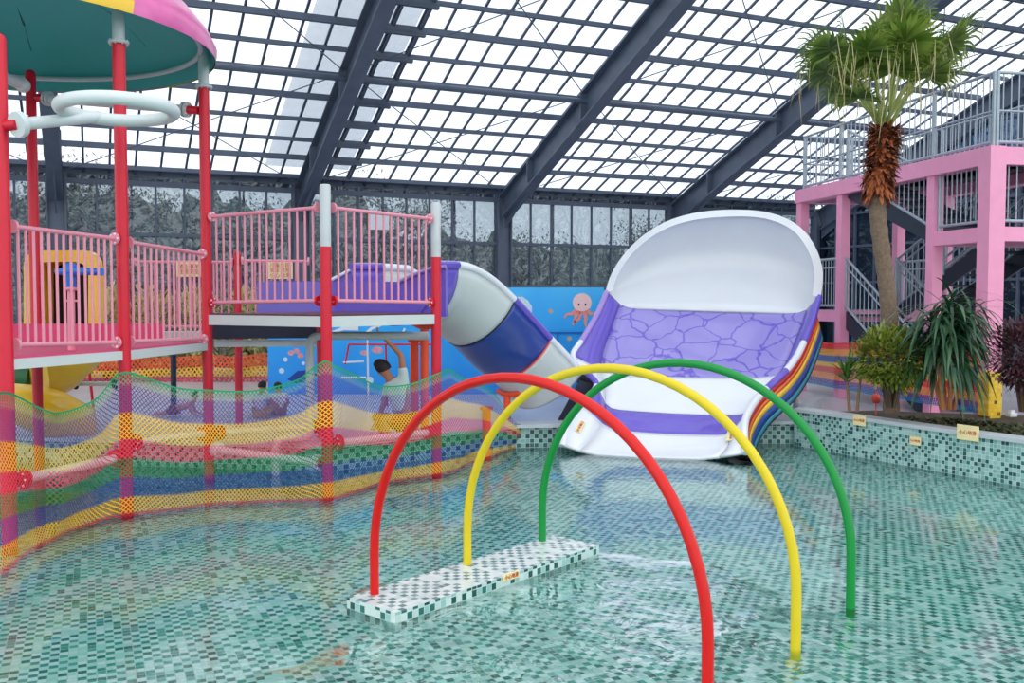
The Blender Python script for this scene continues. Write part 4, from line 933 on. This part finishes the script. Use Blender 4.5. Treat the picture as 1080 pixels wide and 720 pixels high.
for s in (0, SS[-1]): m = MB(); m.beam(TP(s, -.05 if s else .1, ZT - .11), TP(s, WW + 1.2 if s == 0 else WW, ZT - .11), .16, .235, bev=.005); m.build('beam', TPINK, t)
ZL, ZR = 1.8, 2.97
for z, s0, s1 in ((ZR, 0, SS[1]), (ZL, SS[2], SS[3])):
    for w_ in (0, WW): m = MB(); m.beam(TP(s0, w_, z - .1), TP(s1, w_, z - .1), .14, .2, bev=.005); m.build('beam', TPINK, t)
    for s in (s0, s1): m = MB(); m.beam(TP(s, 0, z - .1), TP(s, WW + (1.2 if s == 0 else 0), z - .1), .14, .195, bev=.005); m.build('beam', TPINK, t)
    m = MB(); m.beam(TP((s0 + s1) / 2, .0, z - .02), TP((s0 + s1) / 2, WW, z - .02), s1 - s0 - .04, .04); m.build('landing', DARKST, t)
m = MB(); m.beam(TP(.5, 1.0, ZT - .03), TP(SS[2] + .0, 1.0, ZT - .03), .95, .05); m.beam(TP(SS[2], WW / 2, ZT - .03), TP(SS[3], WW / 2, ZT - .03), WW - .1, .05); m.beam(TP(0.05, 1.5, ZT - .03), TP(SS[2], 1.5, ZT - .03), .95, .05); m.build('platform', DARKST, t)
def flight(label, a, b, wa, wb, n):
    """stair from (s,z)=a up to b between widths wa..wb"""
    t = thing('stair_flight', label, 'stairs', TP(a[0], (wa + wb) / 2, a[1]))
    for w_ in (wa, wb): m = MB(); m.beam(TP(a[0], w_, a[1] - .06), TP(b[0], w_, b[1] - .12), .04, .26); m.build('stringer', DARKST, t)
    for i in range(n):
        f = (i + .5) / n; m = MB(); p0 = TP(a[0] + (b[0] - a[0]) * f, wa, a[1] + (b[1] - a[1]) * f); p1 = TP(a[0] + (b[0] - a[0]) * f, wb, a[1] + (b[1] - a[1]) * f); m.beam(p0, p1, abs(b[0] - a[0]) / n * .95, .03); m.build('tread', DARKST, t)
    return t
flight('lowest dark steel stair flight rising left to the low landing', (1.35, ZG + .05), (SS[2], ZL), .05, .95, 9)
flight('middle dark steel stair flight rising right at the back of tower', (SS[2], ZL), (SS[1], ZR), 1.08, 1.92, 7)
flight('top dark steel stair flight rising left behind the palm trunk', (SS[1], ZR), (SS[2], ZT), .05, .95, 7)
def grail(label, a, b, n, h=.95, posts=True, mid=.5, top2=False):
    a, b = V(a), V(b); r = railing('steel_railing', label, a, b, a.z + .08, b.z + .08, h - .08, n, GALV, .022, .009, False, mid, group='steel railings of the stair tower')
    k = max(1, round((b - a).length / 1.25))
    for i in range(k + 1):
        p = a.lerp(b, i / k); m = MB(); m.cyl(p, p + V((0, 0, h + .02)), .026, 10); m.build('rail_post', GALV, r)
    return r
grail('long galvanised railing along the front of the upper platform', TP(.02, .02, ZT), TP(SS[3], .02, ZT), 40, 1.0, mid=.45)
grail('galvanised railing along the back of the upper platform', TP(.02, WW, ZT), TP(SS[3], WW, ZT), 40, 1.0, mid=.45)
grail('galvanised railing across the far left end of the upper platform', TP(SS[3], .05, ZT), TP(SS[3], WW - .05, ZT), 15, 1.0, mid=.45)
grail('galvanised railing turning right from the corner of the upper platform', TP(0, .06, ZT), TP(0, WW + 1.2, ZT), 26, 1.0, mid=.45)
grail('galvanised railing on the front of the middle right landing', TP(.14, 0, ZR), TP(SS[1] - .1, 0, ZR), 9, .92, mid=None)
grail('galvanised railing on the right side of the middle landing', TP(0, .16, ZR), TP(0, WW, ZR), 14, .92, mid=None)
grail('galvanised railing on the front of the low left landing', TP(SS[2] + .1, 0, ZL), TP(SS[3] - .1, 0, ZL), 12, .9, mid=.82)
grail('galvanised railing at the back of the low left landing', TP(SS[2] + .1, WW, ZL), TP(SS[3] - .1, WW, ZL), 12, .9, mid=.82)
grail('sloping handrail on the front of the lowest stair flight', TP(1.4, 0.02, ZG + .1), TP(SS[2] - .08, .02, ZL), 18, .9, mid=.82)
grail('sloping handrail on the inner side of the lowest stair flight', TP(1.4, .97, ZG + .1), TP(SS[2] - .08, .97, ZL), 18, .9, mid=.82)
grail('sloping handrail on the front of the top stair flight', TP(SS[1] + .08, 0.02, ZR), TP(SS[2] - .1, .02, ZT), 18, .85, mid=None)
grail('sloping handrail on the inner side of the middle flight', TP(SS[2], 1.06, ZL), TP(SS[1], 1.06, ZR), 16, .9, mid=.82)
grail('sloping handrail on the back of the middle stair flight', TP(SS[2], 1.94, ZL), TP(SS[1], 1.94, ZR), 16, .9, mid=.82)
# upper flight beyond the platform going further up to the right
# rainbow net round the tower foot
cols = []
for s in (5.35, 4.6, 3.9, 3.2, 2.4, 1.7, 1.25, .7, .1, -.05):
    p = TP(s, -.16, ZG + .18); cols.append((p, 1.27 + .04 * math.cos(s * 2.5)))
BT = [(0, (240, 60, 60)), (.15, (250, 170, 60)), (.29, (40, 90, 170)), (.44, (250, 200, 50)), (.54, (238, 60, 60)), (.68, (250, 150, 60)), (.83, (120, 70, 160)), (.93, (30, 130, 190))]
net('rainbow_net', 'rainbow striped net wrapped around the foot of the pink stair tower', cols, netmat('tower_net', BT, .04, .5), cat='net')
# yellow padded bollard at the corner post
m = MB(); YB = mosaic('yellow_dashed_pad', .05, yawT, 'YZ', lights=((250, 208, 60), (244, 196, 50), (252, 214, 80)), darks=((120, 90, 40), (170, 120, 40)), pd=.28, po=.02, grout=(240, 190, 60))
q = P(1044, 420, 12.2); m.box((q.x, q.y, .76), (.21, .2, .62), yawT, .02); solo('padded_bollard', m, YB, 'yellow padded bollard with dark dashes beside the pink corner post', 'bollard')
# ------------------------------------------------------------------ plants
def leaf(m, base, d, L, W, droop=.3, seg=3, side=None, fold=0):
    d = V(d).normalized(); s_ = side if side is not None else d.cross(V((0, 0, 1)))
    if s_.length < .05: s_ = V((1, 0, 0))
    s_ = s_.normalized(); pts = []; p = V(base); dd_ = d.copy()
    prof = [.35, 1, .8, .05] if seg == 3 else [math.sin(PI * (.12 + .86 * k / seg)) for k in range(seg + 1)]
    for k in range(seg + 1):
        wv = W * prof[k]; pts.append((p + s_ * wv, p - s_ * wv)); dd_ = (dd_ + V((0, 0, -droop))).normalized(); p = p + dd_ * (L / seg)
    vs = [q for pr in pts for q in pr]; m.add(vs, [[2 * k, 2 * k + 1, 2 * k + 3, 2 * k + 2] for k in range(seg)], True)
BARK = mat('palm_bark', (122, 102, 86), .9, .25, 30, bump=.5)
FIB = leafmat('palm_fibre', [(92, 44, 24), (150, 78, 44), (178, 100, 58)], .9, .05)
PALMG = leafmat('palm_leaf', [(70, 100, 28), (100, 128, 42), (140, 158, 70), (86, 114, 36)], .45, .45)
YP = 11.9
t = thing('fan_palm', 'tall fan palm with shaggy brown collar rising from the planting bed', 'palm tree', P(940, 432, YP))
trunk = [P(940, 434, YP), P(940, 390, YP), P(939, 350, YP), P(936, 310, YP), P(931, 270, YP), P(926, 230, YP), P(926, 195, YP), P(931, 160, YP), P(933, 132, YP)]
trunk = [r[0] for r in cat([[p] for p in trunk], 6)]
m = MB(); m.tube(trunk, [.1 + .006 * math.sin(i * 2.3) for i in range(len(trunk))], 16); m.build('trunk', BARK, t)
m = MB(); rnd = random.Random(3)
for i in range(900):
    f = rnd.random() ** .8; k = trunk[int(36 + f * (len(trunk) - 38))]; a = rnd.random() * 2 * PI; o_ = V((math.cos(a), math.sin(a), 0)); top = f
    leaf(m, k + o_ * .09, o_ * .6 + V((0, 0, rnd.uniform(-.2, 1.1))), rnd.uniform(.1, .22), .03, rnd.uniform(.15, .5))
for i in range(260):
    a = rnd.random() * 2 * PI; o_ = V((math.cos(a), math.sin(a), 0)); k = trunk[36 + int(rnd.random() * 2.5)]; leaf(m, k + o_ * .09 + V((0, 0, rnd.uniform(-.15, .12))), o_ + V((0, 0, -.2)), rnd.uniform(.12, .24), .03, .5)
m.build('fibre_collar', FIB, t)
crown = trunk[-1]; m1 = MB(); m2 = MB()
fans = [(-58, 52, .62), (-30, 20, .72), (-28, -12, .6), (0, 70, .6), (22, 60, .8), (40, 30, .7), (72, 62, .75), (60, 42, .8), (-62, 22, .7), (-18, 50, .65), (10, 24, .6), (35, 80, .75), (-40, 62, .7), (52, 18, .62), (-48, -6, .6), (18, 90, .7), (-14, 40, .8), (14, 44, .85), (-38, 10, .65), (30, 14, .6), (-2, 30, .7), (46, 36, .8), (-56, 38, .8)]
pal = []
for i, (dx, dy, sz) in enumerate(fans):
    yy = [(-.5), .45, -.2, .5, -.6, .2, -.3, .55, .1, -.65, -.4, .3, .45, -.5, .35, 0, -.35, -.3, .3, .25, .35, -.1, .1][i]
    pal.append((P(932 + dx * .95, 94 - dy * .78, YP + yy), sz))
def fanleaf(hub, out, R_, nseg=24):
    m2.tube([crown + V((rnd.uniform(-.05, .05), rnd.uniform(-.05, .05), -.05)), crown.lerp(hub, .55) + V((0, 0, .06)), hub], [.022, .014, .01], 6)
    out = out.normalized(); upv = V((0, 0, 1)); sd_ = out.cross(upv)
    if sd_.length < .2: sd_ = V((1, 0, .1))
    sd_.normalize(); bl = sd_.cross(out)
    for k in range(nseg):
        an = (k / (nseg - 1) - .5) * math.radians(230); d = out * math.cos(an) + sd_ * math.sin(an) + bl * .12 * math.cos(an * 2)
        L = R_ * rnd.uniform(.88, 1.05) * (1 - .1 * abs(an)); nrm = bl; leaf(m1, hub, d, L * .72, .034, .035, 4, d.cross(nrm))
        tip = hub + d.normalized() * L * .7
        leaf(m1, tip - d * .05, d, L * .36, .014, .4, 3, d.cross(nrm))
for hub, sz in pal: fanleaf(hub, (hub - crown) * 1.0 + V((0, -.35, -.12)), sz * .84)
m1.build('fronds', PALMG, t); m2.build('petioles', mat('petiole_green', (150, 158, 84), .5, .1), t)
m = MB()
for i in range(150):
    hub, sz = rnd.choice(pal); a = rnd.random() * 2 * PI; st = hub + V((math.cos(a), math.sin(a), rnd.uniform(-.3, .5))) * sz * .5
    leaf(m, st, V((rnd.uniform(-.2, .2), rnd.uniform(-.2, .2), -1)), rnd.uniform(.2, .65), .005, .0, 3, V((1, 0, 0)))
m.build('dry_threads', leafmat('dry_thread', [(170, 160, 110), (210, 196, 150)], .8, .2), t)['kind'] = 'stuff'
# pandanus-like plant with long drooping leaves
BANA = leafmat('strap_leaf', [(22, 58, 36), (44, 86, 56), (78, 116, 84), (30, 70, 42)], .35, .15)
t = thing('strap_leaf_plant', 'dark green plant with long drooping strap leaves and tan stems', 'plant', P(1000, 430, 11.3))
base = P(1000, 428, 11.3); m = MB()
for dx, dy in ((-14, 0), (-5, .1), (3, -.05), (12, .08), (-9, -.1)):
    b0 = P(1000 + dx * .5, 432, 11.3 + dy); m.tube([b0, P(1000 + dx, 400, 11.3 + dy), P(1000 + dx * .9, 372, 11.3 + dy)], [.026, .023, .02], 10)
m.build('stems', mat('tan_stem', (176, 112, 70), .8, .2, 20), t)
m = MB()
for i in range(460):
    a = rnd.random() * 2 * PI; e_ = rnd.uniform(-.1, 1.2); hub = P(1000 + rnd.uniform(-19, 19), rnd.uniform(322, 384), 11.3 + rnd.uniform(-.15, .15)); d = V((math.cos(a) * math.cos(e_), math.sin(a) * math.cos(e_), math.sin(e_)))
    leaf(m, hub, d, rnd.uniform(.5, .95), .019, rnd.uniform(.24, .44), 6)
m.build('leaves', BANA, t)
def bush(name, label, u, vtop, vbot, Y, wpx, mt, n=1600, ls=.05, stems=True, cat='shrub', depth=1.0, low=.25, seed=1, zb=None):
    rnd = random.Random(seed); b0 = P(u, vbot, Y); b0.z = zb if zb is not None else b0.z; tp = P(u, vtop, Y); h = tp.z - b0.z; rx = wpx / 2 * Y / F; t = thing(name, label, cat, b0)
    m = MB()
    for i in range(n):
        while True:
            q = V((rnd.uniform(-1, 1), rnd.uniform(-1, 1), rnd.uniform(-1, 1)))
            if .35 < q.length < 1: break
        q.normalize(); r_ = rnd.uniform(.55, 1.0) * (1 + .22 * noise.noise(q * 2.3 + V((seed, 0, 0))))
        p = b0 + V((q.x * rx * r_, q.y * rx * depth * r_, h * (low + (1 - low) / 2) + q.z * h * (1 - low) / 2 * r_))
        leaf(m, p, q + V((rnd.uniform(-.6, .6), rnd.uniform(-.6, .6), rnd.uniform(-.2, .7))), ls * rnd.uniform(.7, 1.4) * 2, ls * .45, .12, 3)
    m.build('foliage', mt, t)
    if stems:
        m = MB()
        for i in range(7):
            a = rnd.random() * 2 * PI; m.tube([b0 + V((.04 * math.cos(a), .04 * math.sin(a), -.02)), b0 + V((rx * .25 * math.cos(a), rx * .25 * math.sin(a), h * .3)), b0 + V((rx * .5 * math.cos(a), rx * .5 * math.sin(a), h * .65))], [.022, .016, .008], 6)
        m.build('stems', mat('brown_stem', (84, 66, 52), .9, .2), t)
    return t
bush('round_shrub', 'rounded yellow green shrub left of the strap leaf plant', 940, 346, 428, 11.6, 82, leafmat('yellowgreen_leaf', [(84, 108, 32), (134, 154, 52), (174, 180, 84), (100, 120, 40)], .45, .25), 4200, .035, seed=2)
bush('purple_shrub', 'dark purple leaved shrub at the right edge of the planting bed', 1080, 338, 432, 10.9, 76, leafmat('purple_leaf', [(50, 24, 34), (84, 44, 56), (112, 70, 82)], .45, .2), 2200, .036, seed=3)
t = thing('young_plant', 'small bright green plant with two thin stems near the bed corner', 'plant', P(900, 432, 12.0))
m = MB()
for u0, u1 in ((896, 892), (904, 908)): m.tube([P(u0, 434, 12), P((u0 + u1) / 2, 412, 12), P(u1, 396, 12)], [.022, .018, .014], 8)
m.build('stems', mat('pale_stem', (140, 110, 84), .9, .2), t); m = MB()
for i in range(70):
    a = rnd.random() * 2 * PI; e_ = rnd.uniform(.4, 1.4); hb_ = P(rnd.choice((893, 907)), rnd.uniform(394, 404), 12)
    leaf(m, hb_, V((math.cos(a) * math.cos(e_), math.sin(a) * math.cos(e_), math.sin(e_))), rnd.uniform(.25, .45), .018, .16, 4)
m.build('leaves', leafmat('bright_leaf', [(34, 84, 26), (70, 124, 44), (110, 150, 60)], .4, .3), t)
# ground cover over the bed
m = MB(); rnd = random.Random(9)
for i in range(5200):
    f, g2 = rnd.random() ** 1.0, rnd.random(); p = K + kd * (1.3 + 5.5 * f) + kn * (.3 + 1.5 * g2 * (.3 + .7 * min(1, f * 3)))
    p.z = .46 + .05 * noise.noise(p * 2); a = rnd.random() * 2 * PI
    leaf(m, p, V((math.cos(a), math.sin(a), rnd.uniform(.3, 1.4))), rnd.uniform(.05, .12), .016, .25, 3)
o = solo('ground_cover', m, leafmat('ground_cover_leaf', [(48, 56, 34), (74, 84, 50), (104, 110, 72)], .7, .15), 'low dark green ground cover spread over the planting bed', 'ground cover', kind='stuff')
m = MB(); q = P(924, 420, 12.45); m.lathe(q, [(0, -.07), (.04, -.06), (.06, -.02), (.06, .02), (.04, .055), (.012, .065), (.012, .09)], 14); m.tube([V((q.x, q.y, .44)), q + V((0, 0, -.06))], .008, 6); solo('garden_lamp', m, mat('coral_red_plastic', (232, 84, 74), .4), 'small coral red ball ornament in the planting bed', 'ornament')
m = MB(); q = P(1067, 424, 12.0); m.box((q.x, q.y, .53), (.1, .1, .05), .2, .01); m.box((q.x, q.y, .57), (.06, .06, .04), .2, .008); solo('white_fitting', m, SWHITE, 'small white fitting on the ground near the yellow bollard', 'fitting')
# far hedge inside the windows and trees outside
HEDGE = leafmat('cream_hedge_leaf', [(190, 186, 120), (224, 214, 150), (240, 230, 180), (150, 152, 96)], .6, .3)
for i, (u, Y) in enumerate(((112, 20.0), (160, 20.3), (208, 20.5), (262, 20.8))):
    bush('variegated_hedge', ['cream variegated bush furthest left along the window wall', 'cream variegated bush second from left along the window wall', 'cream variegated bush third from left along the window wall', 'cream variegated bush just left of the blue mural wall'][i], u, 303, 384, Y, 58, HEDGE, 1500, .075, True, 'bush', .6, .02, 20 + i, .285)
TREEM = [leafmat('tree_leaf_a', [(66, 80, 58), (96, 108, 84), (126, 132, 108)], .7, .3), leafmat('tree_leaf_b', [(52, 70, 66), (78, 98, 92), (112, 126, 118)], .7, .3), leafmat('tree_leaf_c', [(84, 82, 66), (120, 116, 96), (150, 148, 128)], .7, .3)]
TBARK = mat('tree_bark', (96, 88, 80), .9, .25, 8)
def tree_proto(kind, seed):
    rnd = random.Random(seed); t = thing('tree', None, 'tree', (0, 0, 0)); h = 9
    m = MB(); m.tube([V((0, 0, -.6)), V((.1, 0, 2)), V((-.05, .1, 5)), V((.1, 0, 7.5))], [.22, .18, .13, .05], 10)
    tips = []
    for i in range(16):
        z = rnd.uniform(1.2, 7); a = rnd.random() * 2 * PI; L = rnd.uniform(1.2, 2.6); p = V((0, 0, z)); q = p + V((math.cos(a) * L, math.sin(a) * L, L * .6)); m.tube([p, p.lerp(q, .5) + V((0, 0, -.1)), q], [.06, .04, .015], 6); tips += [q, p.lerp(q, .6)]
        for k in range(3):
            q2 = q + V((rnd.uniform(-1, 1), rnd.uniform(-1, 1), rnd.uniform(-.2, 1))) * .8; m.tube([p.lerp(q, .6), q2], [.02, .006], 5); tips.append(q2)
    m.build('trunk', TBARK, t); m = MB()
    for i in range((4200, 5600, 2600)[kind]):
        c = rnd.choice(tips); q = V((rnd.gauss(0, .55), rnd.gauss(0, .55), rnd.gauss(0, .5))); leaf(m, c + q, V((rnd.uniform(-1, 1), rnd.uniform(-1, 1), rnd.uniform(-.8, .6))), rnd.uniform(.12, .26), .035, .1, 3)
    m.build('foliage', TREEM[kind], t); return t
protos = [tree_proto(k, 40 + k) for k in range(3)]
TL = ['greyish green leafy tree outside the long window wall', 'dense blue green tree outside the long window wall', 'sparse brownish tree with bare branches outside the window wall']
rnd = random.Random(5); cnt = [0, 0, 0]
spots = []
for i in range(22):
    spots.append((-22 + i * 1.62 + rnd.uniform(-.4, .4), -4.2 - (i % 3) * 2.2 - rnd.uniform(0, .6), i % 3))
for i, (tt, ww, k) in enumerate(spots):
    src = protos[k]; h = H(tt, ww, -.35); s = rnd.uniform(.58, .72) * (1.0 if tt < 2.5 or tt > 7 else .82)
    if cnt[k] == 0: o = src
    else:
        o = src.copy(); col.objects.link(o)
        for ch in list(src.children):
            c = ch.copy(); col.objects.link(c); c.parent = o
    cnt[k] += 1; o.location = h; o.scale = (s * 1.15, s * 1.15, s); o.rotation_euler = (0, 0, rnd.uniform(0, 6.28)); o['label'] = TL[k]; o['group'] = ['grey green trees outside', 'blue green trees outside', 'sparse trees outside'][k]
# dark wooded bank behind the trees, and the neighbouring block beyond the gable
m = MB(); rows = []
for i in range(160):
    tt = -30 + i * .3; rows.append([H(tt, -12 - k * 2.2, -.6 + (7.0 if tt < 2 else 5.6) * (k / 4) ** .8 + (k / 4) * (1.3 * noise.noise(V((tt * .45, k * .3, 0))) + .8 * noise.noise(V((tt * 1.7, k, 3)))  + .7 * noise.noise(V((tt * 5.1, k, 7))))) for k in range(5)])
m.grid(rows); struct('wooded_bank', m, mat('bank_scrub', (96, 106, 100), .95, .6, 3.5, bump=1.0))
t = thing('neighbour_building', 'dark blue building seen through the gable glass behind the stair tower', 'building', H(T1 + 5, 4, -.6))
m = MB(); m.box(H(T1 + 6, 4, 2.3), (5, 16, 5.6), YAW - 0, .02); m.build('wall', mat('dark_blue_render', (44, 62, 84), .6, .15, 1), t)
m = MB(); m.box(H(T1 + 6, 4, 5.2), (5.4, 16.4, .25), YAW); m.build('roof', DARKST, t)
for i in range(5):
    m = MB(); m.box(H(T1 + 3.48, -2 + i * 3, 2.4), (.06, 1.6, 1.6), YAW); m.build('window', mat('building_glass', (70, 96, 120), .15, .1), t)
